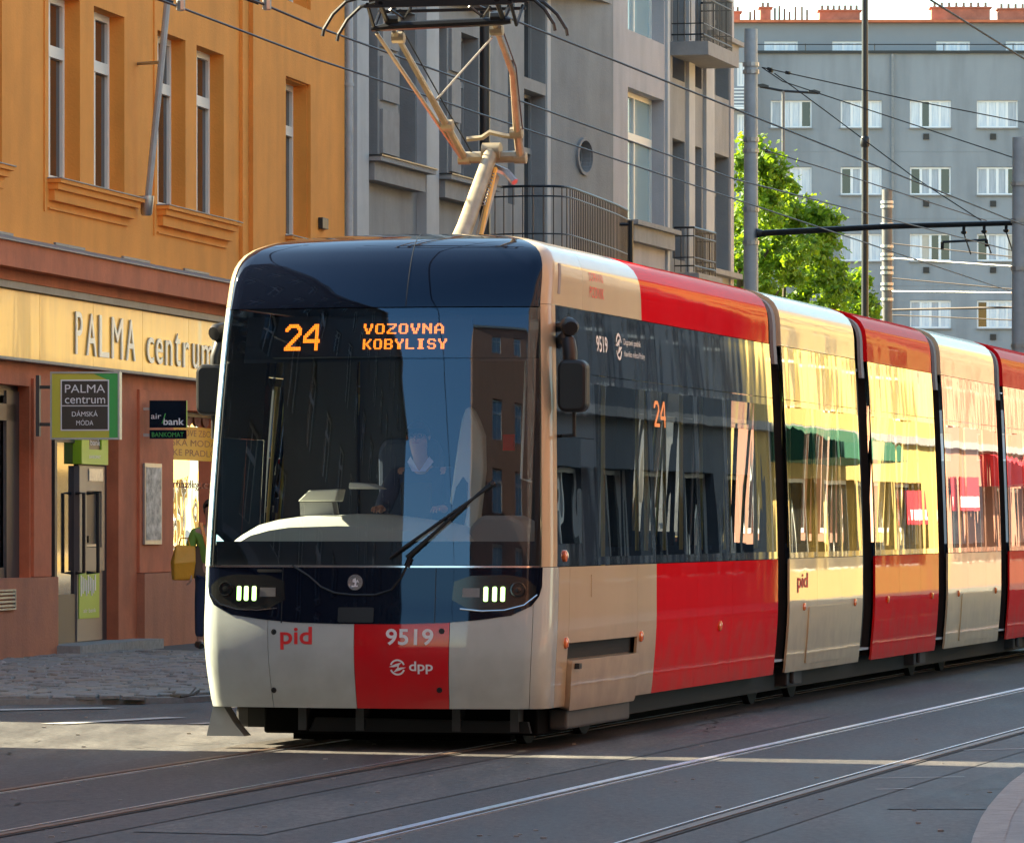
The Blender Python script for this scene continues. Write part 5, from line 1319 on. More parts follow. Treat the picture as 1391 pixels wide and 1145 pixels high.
# side cladding ---------------------------------------------------------------
def side(name, s0, s1, v0, v1, m, parent, off=0., thick=.02, both=True, rr=0., slant=0., rim=True, slx=None):
    """the same panel on both flanks; slant leans its front edge"""
    res = []
    for sg in ((1, -1) if both else (1,)):
        if rr: pol = rrect(Q(s0), Q(s1), v0, v1, rr)
        else: pol = [(Q(s0), v0), (Q(s1), v0), (Q(s1) - (slx or 0), v1), (Q(s0) + slant, v1)]
        res.append(patch(name, pol if sg > 0 else mir(pol), M[m], parent, off=off, thick=thick, rim=rim))
    return res
def S_(px, py=600, v=1.5, q=3.):
    """distance along the flank of an upright line of the photograph"""
    return pick(px, py, q, v)[0] - QS + _sc
s_red = S_(892, 800, 1.2); s_end = 8.60
# lower flank of section one: cream then red, opening for the front bogie cover
sB0, sB1 = S_(770, 900, .6), S_(863, 900, .6); vB0 = pick(815, 869, 2, .8)[1]; 
side('side_panel', .424, sB0, VS, VB - .004, 'beige', tram)
side('side_panel', sB0 + .004, sB1, vB0, VB - .004, 'beige', tram)
side('side_panel', sB1 + .004, s_red - .002, VS, VB - .004, 'beige', tram)
side('bogie_recess', sB0, sB1, VS, vB0 + .02, 'dark', tram, off=-.14)
cov = side('bogie_cover', sB0 + .01, sB1 - .05, .275, vB0 - .12, 'beige', tram, off=.035, thick=.14, rr=.03)
for sg in (1, -1):
    mb = MB(); mb.box(sg * 1.08, sg * 1.22, sB0 + .12, sB1 - .06, .13, .275); mb.build('bogie_skirt', M['skirt_grey'], tram, bevel=.02)
    mb = MB(); c_ = SS(sg * Q(sB0 + .12), vB0 - .16, .05); mb.box(c_.x - .02, c_.x + .02, c_.y - .03, c_.y + .05, c_.z - .02, c_.z + .02); mb.build('cover_latch', M['black'], tram)
r1 = S_(948, 800, 1.2); r2 = S_(995, 800, 1.2)
for a, b in ((s_red, r1), (r1, r2), (r2, s_end)):
    for o in side('side_panel', a + .002, b - .002, VS, VB - .004, 'red', tram): o['label'] = 'red side panel'
h_ = side('service_flap', S_(803, 790, 1.2), S_(815, 790, 1.2), 1.06, 1.22, 'beige', tram, off=.004, thick=.006)
for px, py in ((767, 755), (768, 873), (870, 864), (977, 850)):
    q, v = pick(px, py, 2, .9)
    for sg in (1, -1):
        c = SS(sg * q, v, .0); n = Vector(SN(sg * q, v)); mb = MB(); mb.lathe(c, n, [(0, .042), (.012, .042), (.022, .026), (.024, .0005)], 12); mb.build('side_marker_lamp', M['amber'], tram, smooth=True)
# glazing of section one
def ring_pane(s0, s1, v0, v1, parent=None, bw=.045, r=.05, glassm='side_glass', both=True):
    """black glazing with a clear tinted centre: black border frame as part, pane as its child"""
    for sg in ((1, -1) if both else (1,)):
        q0, q1 = Q(s0), Q(s1); inner = rrect(q0 + bw, q1 - bw, v0 + bw, v1 - bw, r, 3)
        # border built from four strips
        fr = None
        for pol in (rect(q0, q1, v0, v0 + bw), rect(q0, q1, v1 - bw, v1), rect(q0, q0 + bw, v0 + bw, v1 - bw), rect(q1 - bw, q1, v0 + bw, v1 - bw)):
            o = patch('window_border' if fr else 'side_window', pol if sg > 0 else mir(pol), M['side_black'], fr or tram, thick=.012, rim=True)
            if fr is None: fr = o
        pol = rect(q0 + bw, q1 - bw, v0 + bw, v1 - bw)
        patch('pane', pol if sg > 0 else mir(pol), M[glassm], fr, rim=False)
s806 = S_(808, 640, 2); 
def blk(s0, s1, v0, v1): return side('black_glass_panel', s0 + .002, s1 - .002, v0 + .002, v1 - .002, 'side_black', tram, thick=.012)
cabf = S_(758.5, 650, 2.)
cabf = SC + .004
c790 = S_(790, 680, 2.); vq1 = pick(773, 594, 1.6, 2.2)[1]; vq0 = pick(773, 738, 1.6, 1.5)[1]
blk(cabf, s806, vq1, VT)
for (a_, b_, c_, d_) in ((c790, s806, VB, vq1), (cabf, c790, VB, vq0)): side('black_glass_panel', a_ + .002, b_ - .002, c_ + .002, d_ - .002, 'side_black', tram, thick=.012, both=False)
patch('cab_side_window', mir(rect(Q(c790) + .003, Q(s806) - .003, VB + .02, vq1)), M['windshield'], tram, rim=False); patch('black_glass_panel', mir(rect(Q(cabf), Q(c790), VB, vq0)), M['side_black'], tram)  # unseen left side: clear pane added instead of black panel, letting sun in
for sg in (1, -1):
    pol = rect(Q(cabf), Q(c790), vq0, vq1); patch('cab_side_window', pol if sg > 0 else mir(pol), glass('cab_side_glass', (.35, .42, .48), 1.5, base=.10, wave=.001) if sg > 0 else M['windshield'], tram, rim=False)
up = [s806, S_(876, 480, 2.9), S_(946, 490, 2.9), S_(985, 500, 2.9), s_end]
for a, b in zip(up, up[1:]): last_up = blk(a, b, VL, VT)
ub = last_up
lw = [s806 + .0, S_(886, 650, 2), S_(948, 650, 2), S_(987, 650, 2), s_end]
for a, b in zip(lw, lw[1:]): ring_pane(a + .003, b - .003, VB + .002, VL - .003, bw=.06 if b - a > 1 else .05)
# number and emblem on the upper glass
A = pick(810, 478, 2, 2.9); B = pick(824, 458, 2, 3.); mb = MB(); fit_text(mb, '9519', A[0], B[0], A[1], B[1] , lambda x, y, d: SS(x, y, .004), bold=.03, d=(0, 0)); mb.build('fleet_number', M['text_white'], tram)
q, v = pick(840, 471, 2, 2.9); 
def emb_side(q, v, r, parent, m='text_white'):
    return emblem(q, v, r, m, parent, off=.0045)
emb_side(q, v, .10, tram)
A = pick(847, 474, 2, 2.9); B = pick(874, 466, 2, 3.); 
for k, t in enumerate(('Dopravní podnik', 'hlavního města Prahy')):
    z1 = v + .065 - k * .085; mb = MB(); fit_text(mb, t, A[0], B[0] - (.12 if k == 0 else 0), z1 - .06, z1, lambda x, y, d: SS(x, y, .004), bold=0, d=(0, 0)); mb.build('operator_lettering', M['text_white'], tram)
# line number on the side display
A = pick(889, 580, 3, 2.4); B = pick(903, 546, 3, 2.6); q0_, q1_ = A[0], B[0]
mb = MB()
for k, ch in enumerate('24'):
    for r_i, row in enumerate(FONT[ch]):
        for c_i, b in enumerate(row):
            if b == '1':
                w_ = (q1_ - q0_) / 22; hh = (B[1] - A[1]) / 14; cx = q0_ + (k * 12 + c_i) * w_; cy = B[1] - r_i * hh; mb.add([SS(cx, cy - hh * .85, .003), SS(cx + w_ * .85, cy - hh * .85, .003), SS(cx + w_ * .85, cy, .003), SS(cx, cy, .003)], [[0, 1, 2, 3]])
M['led_dim'] = mat('led_side', (.9, .3, .1), .4, emit=(1, .25, .05), estr=.12)
tag(mb.build('side_line_number', M['led_dim'], tram), kind='stuff')
# roof fairing of section one
sr0 = S_(871, 420, 3.15); srt = S_(862, 360, 3.5)
pnl = side('roof_fairing', 1.354, sr0, VT + .004, 3.9, 'beige_roof', tram, thick=.05, slx=Q(sr0) - Q(srt) if sr0 > srt else .0)
side('roof_fairing', sr0 + .004, s_end - .02, VT + .004, 3.9, 'red_roof', tram, thick=.05, slant=-(Q(sr0) - Q(srt)) if sr0 > srt else 0.)
A = pick(800, 378, 2, 3.3); B = pick(826, 385, 2, 3.3)
for k, t in enumerate(('DOPRAVNÍ', 'PODNIK')):
    vv = A[1] + .06 - k * .12; mb = MB(); fit_text(mb, t, A[0], A[0] + .55, vv - .08, vv, lambda x, y, d: SS(x, y, .004), bold=0, d=(0, 0)); mb.build('roof_lettering', M['text_red'], tram)
# sections two to five -----------------------------------------------------------
SEC = [(9.14, 12.83, 'beige'), (13.53, 17.36, 'red'), (17.98, 21.76, 'beige'), (22.41, 30.5, 'red')]
def mk_section(s0, s1, col, idx):
    sh = inner_shell(s0 + .05, s1 - .05, False)
    # end frames
    for e in (s0 + .05, s1 - .08):
        for sg in (1, -1):
            P = [SS(sg * Q(e), v, -.045) for v in np.linspace(.36, 3.9, 24)]; mb = MB(); w_ = Vector((-.12 * sg, 0, 0)); n_ = len(P)
            mb.add(P + [p + w_ for p in P], [[i, i + 1, n_ + i + 1, n_ + i] for i in range(n_ - 1)]); mb.build('end_frame', M['dark'], sh)
    n = 2; L = s1 - s0
    cuts = [s0, s0 + L * .36, s0 + L * .70, s1] if L < 5 else [s0 + L * k / 6 for k in range(7)]
    for k, (a, b) in enumerate(zip(cuts, cuts[1:])): 
        ps = side('side_panel', a + .002, b - .002, VS, VB - .004, col, tram)
        if col == 'red':
            for o in ps: o['label'] = 'red side panel'
    ucuts = [s0, s0 + L * .52, s1] if L < 5 else cuts
    for a, b in zip(ucuts, ucuts[1:]): blk(a, b, VL, VT)
    for a, b in zip(cuts, cuts[1:]): ring_pane(a + .003, b - .003, VB + .002, VL - .003, bw=.05)
    side('roof_fairing', s0, s1, VT + .004, 3.9, col + '_roof', tram, thick=.06)
    for px in (s0 + L * .18, s1 - L * .12):
        for sg in (1, -1):
            q = Q(px); c = SS(sg * q, .86, 0); n_ = Vector(SN(sg * q, .86)); mb = MB(); mb.lathe(c, n_, [(0, .035), (.012, .035), (.02, .02), (.022, .0005)], 10); mb.build('side_marker_lamp', M['amber'], tram)
    if col == 'beige':
        side('equipment_flap', s0 + L * .24, s0 + L * .80, .36, .86, 'beige', tram, off=.012, thick=.02, rr=.03)
for i, (a, b, c) in enumerate(SEC): mk_section(a, b, c, i)
A = pick(1083, 805, 8, 1.1); mb = MB(); fit_text(mb, 'pid', A[0], A[0] + .50, A[1], A[1] + .17, lambda x, y, d: SS(x, y, .004), bold=.03, d=(0, 0)); mb.build('lettering', M['text_red'], tram)
# bellows
gaps = [(8.60, 9.14), (12.83, 13.53), (17.36, 17.98), (21.76, 22.41)]
for a, b in gaps:
    mb = MB(); n = 5; vv = np.linspace(.42, 4.2, 26); rings = []
    for k in range(2 * n + 1):
        s = a - .02 + (b - a + .04) * k / (2 * n); o_ = -.10 if k % 2 else -.145
        rings.append([SS(Q(s), v, o_) for v in vv] + [SS(-Q(s), v, o_) for v in vv[::-1]])
    m_ = len(rings[0]); V = [p for r_ in rings for p in r_]
    F = [[i * m_ + k, i * m_ + (k + 1) % m_, (i + 1) * m_ + (k + 1) % m_, (i + 1) * m_ + k] for i in range(len(rings) - 1) for k in range(m_)]
    mb.add(V, F); mb.build('bellows', M['bellows'], tram)
    for e in (a, b):           # pale vertical end strips beside the bellows
        for sg in (1, -1):
            pol = rect(Q(e) - (.075 if e == a else -.02) - .0, Q(e) + (.02 if e == a else .115) - .0 if e == a else Q(e) + .0, 2.9, 3.8)
    side('bellows_cover', b - .17, b - .03, 2.96, 3.9, 'stone', tram, off=-.035, thick=.03)
    side('door_edge', a + .03, a + .10, .40, 2.9, 'interior', tram, off=-.055, thick=.02)
# underframe, wheels and the front skirt ------------------------------------------
mb = MB(); mb.box(-1.05, 1.05, .6, 30, .14, .40); uf = mb.build('underframe', M['dark'], tram)
M['deep_black'] = mat('deep_matt_black', (.004, .004, .004), .9, spec=.1)  # very dark, almost glossless black for skirt and life guard
mb = MB(); mb.box(-.92, 1.08, .55, 1.6, .10, .30)
mb.build('front_skirt', M['deep_black'], tram, bevel=.02)
mb = MB(); mb.prism([(-.55, .12), (1.06, .12), (1.04, .20), (-.50, .22)], (.42, .47), lambda x, z, d: Vector((x, d, z))); mb.build('life_guard', M['dark'], tram)
mb = MB(); mb.box(-.80, .80, .9, 1.0, .045, .16); mb.build('life_guard', M['deep_black'], tram)
mb = MB(); mb.prism([(-1.24, .09), (-.96, .09), (-1.04, .18), (-1.12, .31), (-1.19, .31)], (.22, .38), lambda x, z, d: Vector((x, d, z))); tag(mb.build('step_light_deflector', M['cream'], tram))
for ax in (1.5, 3.3, 9.9, 11.8, 18.6, 20.6):
    for sg in (1, -1):
        mb = MB(); mb.lathe((sg * .76, ax, .31), (sg, 0, 0), [(-.03, .31), (.03, .31), (.035, .27), (.03, .12), (.06, .11), (.07, .0005)], 24); mb.build('wheel', M['dark'], tram, smooth=True)
    mb = MB(); mb.box(-.95, .95, ax - .25, ax + .25, .16, .36); mb.build('axle_box', M['dark'], tram, bevel=.03)
for ss_ in (9.6, 16.5, 23.5):
    mb = MB(); mb.box(1.02, 1.16, ss_, ss_ + .7, .17, .34); mb.box(1.16, 1.20, ss_ + .1, ss_ + .18, .19, .32); mb.build('sand_box', M['interior_dark'], tram, bevel=.015)
for ax in (1.5, 3.3, 9.9, 11.8, 18.6, 20.6):
    for sg in (1, -1):
        mb = MB(); mb.lathe((sg * .90, ax, .33), (sg, 0, 0), [(0, .13), (.10, .13), (.12, .09), (.14, .05)], 14); mb.build('axle_hub', M['rail_dull'], tram, smooth=True)
        mb = MB(); mb.box(sg * .86, sg * .96, ax - .45, ax + .45, .30, .37); mb.build('bogie_beam', M['skirt_grey'], tram, bevel=.015)
for t in (-.62, -.2, .5, .92):
    mb = MB(); mb.box(t, t + .06, .40, .55, .13, .30); mb.build('guard_bracket', M['skirt_grey'], tram)
# mirrors ---------------------------------------------------------------------------
L_ = lambda p: _Rz.inverted() @ (p - TROOT)
for sg in (1, -1):
    c0 = L_(at(780, 489, 35.9)); c1 = L_(at(780, 560, 35.9)); w = .105
    if sg > 0: cx, cy = c0.x, c0.y
    else: cx, cy = 1.365, .78
    zA, zB_ = c1.z, c0.z; dzl = .0 if sg > 0 else .01
    mm = lambda x, y, z: Vector((x * sg, y, z))
    mb = MB(); x0, x1 = cx - w, cx + w
    mb.prism(rrect(x0, x1, zA, zB_, .06, 5), (cy - .09, cy + .05), lambda x, z, d: mm(x, d, z)); o = mb.build('mirror', M['black'], tram, bevel=.025)
    mb = MB(); mb.prism(rrect(x0 + .02, x1 - .02, zA + .02, zB_ - .02, .04, 5), (cy + .051, cy + .054), lambda x, z, d: mm(x, d, z)); mb.build('mirror_glass', M['chrome'], o)
    mb = MB(); mb.tube([mm(cx - .03, cy, zB_ - .02), mm(cx - .03, cy, zB_ + .05), mm(cx - .045, cy + .02, zB_ + .13), mm(cx - .09, cy + .10, zB_ + .16), mm(HW - .08, cy + .30, zB_ + .12)], [.05, .052, .050, .045, .04], 10); mb.build('mirror_arm', M['black'], o, smooth=True)
    mb = MB(); mb.lathe(mm(cx - .04, cy + .02, zB_ + .235), (.35 * sg, -.8, -.25), [(-.08, .02), (-.06, .055), (.03, .065), (.06, .05), (.062, .02)], 12); mb.tube([mm(cx - .04, cy + .05, zB_ + .24), mm(HW - .09, cy + .28, zB_ + .24)], .035, 8); mb.build('camera_head', M['black'], o, smooth=True)
    mb = MB(); mb.tube([mm(cx, cy, zA + .02), mm(cx, cy, zA - .17)], .013, 6); mb.tube([mm(cx, cy, zA - .16), mm(HW - .03, cy + .25, zA - .16)], .013, 6); mb.build('mirror_stay', M['black'], o)
# pantograph --------------------------------------------------------------------------
def dup_p(p): return Vector(p)
pb_ = MB(); pb_.box(-.4, .4, 2.1, 3.0, 3.50, 3.60); pan = pb_.build('pantograph', M['dark'], tram)
mb = MB(); mb.tube([(0, 2.2, 3.45), (0, 2.74, 3.79), (0, 3.58, 4.42)], [.074, .066, .055], 10); mb.lathe((0, 3.58, 4.42), (1, 0, 0), [(-.07, .07), (.07, .07)], 10); mb.build('lower_arm', M['gold'], pan, smooth=True)
mb = MB(); mb.tube([(.13, 2.6, 3.60), (.06, 3.45, 4.28)], .018, 6); mb.build('steering_rod', mat('yellow_rod', (.75, .40, .04), .4), pan)
mb = MB(); mb.tube([(.10, 2.75, 3.70), (.05, 3.5, 4.22)], .03, 6); mb.build('damper', M['gold'], pan)
mb = MB(); mb.tube([(.02, 3.6, 4.30), (.12, 3.55, 4.26), (.2, 3.5, 4.18)], .03, 6); mb.build('damper_bracket', M['steel'], pan)
mb = MB(); mb.tube([(-.22, 3.6, 4.38), (.22, 3.6, 4.38)], .045, 8); mb.tube([(-.20, 3.6, 4.52), (-.08, 3.6, 4.53), (-.02, 3.6, 4.57), (.10, 3.6, 4.54), (.2, 3.6, 4.53)], .022, 6); mb.build('knee_tube', M['gold'], pan, smooth=True)
K = []
for pth, rr_ in (([(-.22, 3.6, 4.37), (-.27, 3.25, 4.60), (-.40, 2.2, 5.22)], [.034, .029, .020]), ([(.22, 3.6, 4.37), (.23, 3.45, 4.55), (.33, 2.9, 4.95), (.36, 2.2, 5.26)], [.034, .030, .025, .020])):
    mb = MB(); mb.tube(pth, rr_, 8); mb.build('upper_arm', M['gold'], pan, smooth=True)
mb = MB(); mb.tube([(-.25, 3.62, 4.38), (-.52, 2.15, 5.20)], .016, 6); mb.build('guide_rod', M['gold'], pan)
mb = MB(); mb.tube([(-.30, 3.0, 4.76), (.33, 2.25, 5.16)], .008, 5); mb.build('brace_wire', M['wire_light'], pan)
mb = MB(); mb.tube([(-.56, 2.15, 5.235), (-.42, 2.15, 5.25), (.42, 2.15, 5.27), (.50, 2.15, 5.27)], [.02, .032, .032, .02], 8); mb.build('head_tube', M['black_metal'], pan)
for sy in (1.95, 2.35):
    mb = MB(); mb.box(-.58, .58, sy - .03, sy + .03, 5.425, 5.465); mb.build('contact_strip', M['dark'], pan)
    for sg in (1, -1):
        mb = MB(); mb.tube([(sg * .58, sy, 5.45), (sg * .70, sy, 5.42), (sg * .80, sy, 5.33), (sg * .87, sy, 5.22), (sg * .88, sy, 5.17)], .014, 6); mb.build('horn', M['black_metal'], pan)
    mb = MB(); mb.box(-.56, .56, sy - .02, sy + .02, 5.37, 5.39); mb.build('strip_carrier', M['dark'], pan)
for sg in (1, -1):
    mb = MB(); mb.tube([(sg * .44, 1.95, 5.40), (sg * .44, 2.15, 5.28), (sg * .44, 2.35, 5.40)], .02, 6); mb.tube([(sg * .54, 1.95, 5.40), (sg * .54, 2.15, 5.24), (sg * .54, 2.35, 5.40)], .014, 6)
    mb.lathe((sg * .40, 2.15, 5.30), (1, 0, 0), [(-.05, .04), (.05, .04)], 8); mb.tube([(sg * .38, 2.0, 5.36), (sg * .30, 2.1, 5.30), (sg * .22, 2.0, 5.37)], .012, 5)
    mb.build('head_linkage', M['black_metal'], pan)
for sg, pth in ((-1, [(-.20, 3.6, 4.40), (-.26, 3.24, 4.63), (-.385, 2.25, 5.21)]), (1, [(.20, 3.58, 4.42), (.24, 3.43, 4.57), (.32, 2.9, 4.98), (.36, 2.25, 5.24)])):
    mb = MB(); mb.tube([Vector(p) + Vector((.035, 0, .02)) for p in pth], .006, 5); mb.build('current_cable', M['black'], pan)
for p in ((-.265, 3.25, 4.60), (.225, 3.45, 4.55), (-.39, 2.28, 5.18), (.36, 2.28, 5.22), (-.22, 3.6, 4.37), (.22, 3.6, 4.37)):
    mb = MB(); mb.lathe(p, (1, 0, 0), [(-.05, .02), (-.045, .045), (.045, .045), (.05, .02)], 10); mb.build('joint', M['gold'], pan)
mb = MB(); P_ = [Vector((.06 + .022 * math.cos(k * 1.05), 3.05 + .35 * k / 60 + .0, 3.98 + .26 * k / 60 + .022 * math.sin(k * 1.05))) for k in range(61)]; mb.tube(P_, .005, 4); mb.build('spring', M['steel'], pan)
# roof equipment
mb = MB(); mb.box(-.6, .6, 4.6, 7.8, 3.45, 3.56); mb.build('roof_equipment', M['interior'], tram, bevel=.03)

# interior -----------------------------------------------------------------------------
mb = MB(); mb.box(-1.2, 1.2, .5, 30, .40, .42); mb.build('floor', M['interior'], tram)
mb = MB(); mb.box(-1.12, 1.12, 1.1, 30, 3.02, 3.04); mb.build('ceiling', M['interior'], tram)
st = MB(); st.box(0, .42, 0, .42, .30, .36); st.box(0, .42, .38, .46, .36, .95); st.box(.05, .37, .05, .35, 0, .30); stm = st.mesh('passenger_seat', M['seat_blue'])
for s in (4.2, 5.1, 6.0, 6.9, 9.6, 10.6, 11.6, 14.0, 15.0, 16.0, 18.4, 19.4, 20.4, 23.2, 24.2, 25.2):
    for t in (-1.12, .68):
        o = bpy.data.objects.new('passenger_seat', stm); COL.objects.link(o); o.parent = tram; o.location = (t, s, .42 if t < 0 else .42)
hr = MB(); hr.tube([(0, 0, .42), (0, 0, 3.0)], .018, 6); hrm = hr.mesh('grab_pole', M['handrail'])
for s in (3.4, 5.0, 6.6, 8.0, 9.9, 11.3, 12.5, 14.2, 15.6, 17.0, 18.8, 20.3, 21.5, 23.5):
    for t in (-.55, .55):
        o = bpy.data.objects.new('grab_pole', hrm); COL.objects.link(o); o.parent = tram; o.location = (t, s, 0)
# cab ------------------------------------------------------------------------------------
cb = MB().use(M['interior_dark']); cb.box(-1.18, -.62, 1.95, 2.0, .42, 3.0); cb.box(-.62, 1.18, 2.05, 2.08, .42, 3.0); cbo = cb.build('cab_partition', None, tram)
def tz(px, py, s):
    """cab interior: point at distance s behind the nose"""
    lo_ = TROOT + U * s; k = (px - 695.5) / 7000
    t = (k * lo_.y - lo_.x) / (RT.x - k * RT.y); w = lo_ + RT * t; return t, HC + (712 - py) * w.y / 7000
prof_ = [tz(x, y, .62) for x, y in ((312, 742), (330, 726), (352, 713), (378, 706), (405, 702), (470, 700), (520, 701), (560, 706), (600, 712), (640, 722), (655, 742))]
mb = MB(); n = len(prof_)
rowsd = [(.40, -.075), (.48, -.028), (.62, 0), (.95, .012), (1.15, -.02)]
V = [Vector((t, s_, z + dz)) for s_, dz in rowsd for t, z in prof_]; zlow = min(p[1] for p in prof_) - .25
V += [Vector((t, .40, zlow)) for t, z in prof_]
F = [[i * n + k, i * n + k + 1, (i + 1) * n + k + 1, (i + 1) * n + k] for i in range(len(rowsd) - 1) for k in range(n - 1)] + [[len(rowsd) * n + k, len(rowsd) * n + k + 1, k + 1, k] for k in range(n - 1)]
mb.add(V, F); dash = mb.build('dashboard', M['dash'], tram, smooth=True)
prof2 = [tz(x, y, .7) for x, y in ((640, 745), (645, 715), (660, 700), (700, 700), (716, 708), (724, 722), (724, 745))]
mb = MB(); mb.prism(prof2, (.55, 1.0), lambda t, z, s_: Vector((t, s_, z))); mb.build('side_console', M['interior'], tram, bevel=.03)
def screen_(p, s_, d, parent):
    mb = MB(); q_ = [tz(x, y, s_) for x, y in p]; mb.prism(q_, (s_, s_ + d), lambda t, z, q: Vector((t, q, z))); return mb.build('monitor', M['dash'], parent, bevel=.01)
screen_([(404, 681), (455, 681), (459, 664), (419, 666)], .80, .22, dash); 
m3 = MB(); q_ = [tz(x, y, .86) for x, y in ((409, 700), (455, 700), (452, 682), (408, 682))]; m3.prism(q_, (.84, .98), lambda t, z, q: Vector((t, q, z))); m3.build('monitor_foot', M['interior'], dash)
screen_([(473, 664), (516, 664), (500, 657), (474, 655)], .80, .22, dash)
# cream door-like pillar of the cab with dark grip opening
poly = [tz(x, y, 1.25) for x, y in ((603, 765), (610, 700), (617, 650), (624, 600), (629, 570), (634, 556), (638, 552), (644, 558), (651, 572), (658, 592), (659, 640), (652, 700), (646, 765))]
mb = MB(); mb.prism(poly, (1.20, 1.32), lambda t, z, s_: Vector((t, s_, z))); cp = mb.build('cab_door_post', M['dash'], tram, bevel=.02)
mb = MB(); mb.prism([tz(x, y, 1.18) for x, y in ((611, 748), (614, 690), (620, 662), (629, 648), (635, 656), (634, 690), (626, 735), (618, 752))], (1.17, 1.195), lambda t, z, s_: Vector((t, s_, z))); mb.build('grip_opening', M['black'], cp)
mb = MB(); mb.prism([tz(x, y, 1.9) for x, y in ((528, 765), (526, 610), (536, 596), (600, 596), (610, 612), (610, 765))], (1.62, 1.78), lambda t, z, s_: Vector((t, s_, z))); mb.build('driver_seat', M['seat_blue'], tram, bevel=.04)
mb = MB(); q_ = [tz(x, y, .95) for x, y in ((545, 706), (545, 655), (586, 655), (586, 706))]; mb.prism(q_, (.93, .98), lambda t, z, q: Vector((t, q, z))); mb.build('driver_console', M['interior_dark'], tram, bevel=.01)
for px in (352, 372, 425, 445, 500):
    t0_, z_ = tz(px, 600, 2.6 + (px % 7) * .4); mb = MB(); mb.tube([(t0_, 2.6 + (px % 7) * .4, .5), (t0_, 2.6 + (px % 7) * .4, 2.95)], .016, 6); mb.build('grab_pole', M['steel'], tram)
for sg, px in ((1, 714),):
    mb = MB(); a_ = tz(716, 462, 1.0); b_ = tz(708, 650, 1.0); c_ = tz(722, 654, 1.0); mb.tube([Vector((a_[0], 1.0, a_[1])), Vector((b_[0], 1.0, b_[1])), Vector((c_[0], 1.0, c_[1]))], .009, 5); mb.build('cable', M['text_white'], tram)
mb = MB(); q_ = [tz(x, y, 1.3) for x, y in ((683, 612), (698, 612), (698, 590), (683, 590))]; mb.prism(q_, (1.3, 1.34), lambda t, z, q: Vector((t, q, z))); mb.build('fire_box', M['red'], tram)

# ================================================================== PEOPLE
def body(name, joints, edges, parent, m, sub=2):
    me = bpy.data.meshes.new(name); names = list(joints); idx = {k: i for i, k in enumerate(names)}
    me.from_pydata([joints[k][0] for k in names], [(idx[a], idx[b]) for a, b in edges], [])
    me.materials.append(m)
    o = bpy.data.objects.new(name, me); COL.objects.link(o)
    if parent: o.parent = parent
    md = o.modifiers.new('skin', 'SKIN'); md.use_smooth_shade = True; md.branch_smoothing = .6
    for i, k in enumerate(names):
        r = joints[k][1]; r = (r, r) if not isinstance(r, tuple) else r; me.skin_vertices[0].data[i].radius = r; me.skin_vertices[0].data[i].use_root = (i == 0)
    s = o.modifiers.new('sub', 'SUBSURF'); s.levels = sub; s.render_levels = sub
    return o
def face(hc, r, parent, fwd, hairm='hair', glasses=False):
    """eyes, nose, mouth, ears and hair of a head centred at hc"""
    f = Vector(fwd).normalized(); s = Vector((-f.y, f.x, 0)); u = Vector((0, 0, 1)); hc = Vector(hc)
    for sg in (1, -1):
        mb = MB(); mb.lathe(hc + f * r * .80 + s * sg * r * .34 + u * r * .08, f, [(0, r * .12), (r * .06, r * .10), (r * .08, .001)], 10); mb.build('eye', M['hair'], parent)
        mb = MB(); mb.lathe(hc + s * sg * r * .84 - u * r * .05, s * sg, [(0, r * .12), (r * .1, r * .24), (r * .16, r * .16)], 10); mb.build('ear', M['skin'], parent)
    mb = MB(); mb.tube([hc + f * r * .88 + u * r * .15, hc + f * r * 1.10 - u * r * .18, hc + f * r * .9 - u * r * .25], [r * .07, r * .14, r * .1], 8); mb.build('nose', M['skin'], parent, smooth=True)
    mb = MB(); mb.tube([hc + f * r * .82 + s * r * .26 - u * r * .52, hc + f * r * .93 - u * r * .5, hc + f * r * .82 - s * r * .26 - u * r * .52], [r * .04, r * .07, r * .04], 6); mb.build('mouth', mat('lips', (.36, .14, .11), .5) if 'lips' not in M else M['lips'], parent)
    n, k = 14, 8; V = []; F = []
    for j in range(k + 1):
        for i in range(n):
            th = 2 * math.pi * i / n; front = math.cos(th); lim = R(62) if front > .3 else (R(95) if front > -.3 else R(125)); ph = lim * j / k
            d = (f * math.cos(th) + s * math.sin(th)) * math.sin(ph) + u * math.cos(ph); V.append(hc + Vector((d.x * r * .97, d.y * r * 1.0, d.z * r * 1.26)) * 1.06 + u * r * .04)
    for j in range(k):
        for i in range(n): F.append([j * n + i, j * n + (i + 1) % n, (j + 1) * n + (i + 1) % n, (j + 1) * n + i])
    mb = MB(); mb.add(V, F); mb.build('hair', M[hairm], parent, smooth=True)
    if glasses:
        mb = MB()
        for sg in (1, -1):
            c = hc + f * r * 1.0 + s * sg * r * .36 + u * r * .08; mb.tube([c + (s * math.cos(a) + u * math.sin(a) * .75) * r * .28 for a in [2 * math.pi * i / 10 for i in range(11)]], r * .03, 5, caps=False)
        mb.tube([hc + f * r * 1.02 + s * r * .1 + u * r * .1, hc + f * r * 1.02 - s * r * .1 + u * r * .1], r * .03, 5); mb.build('glasses', M['black'], parent)
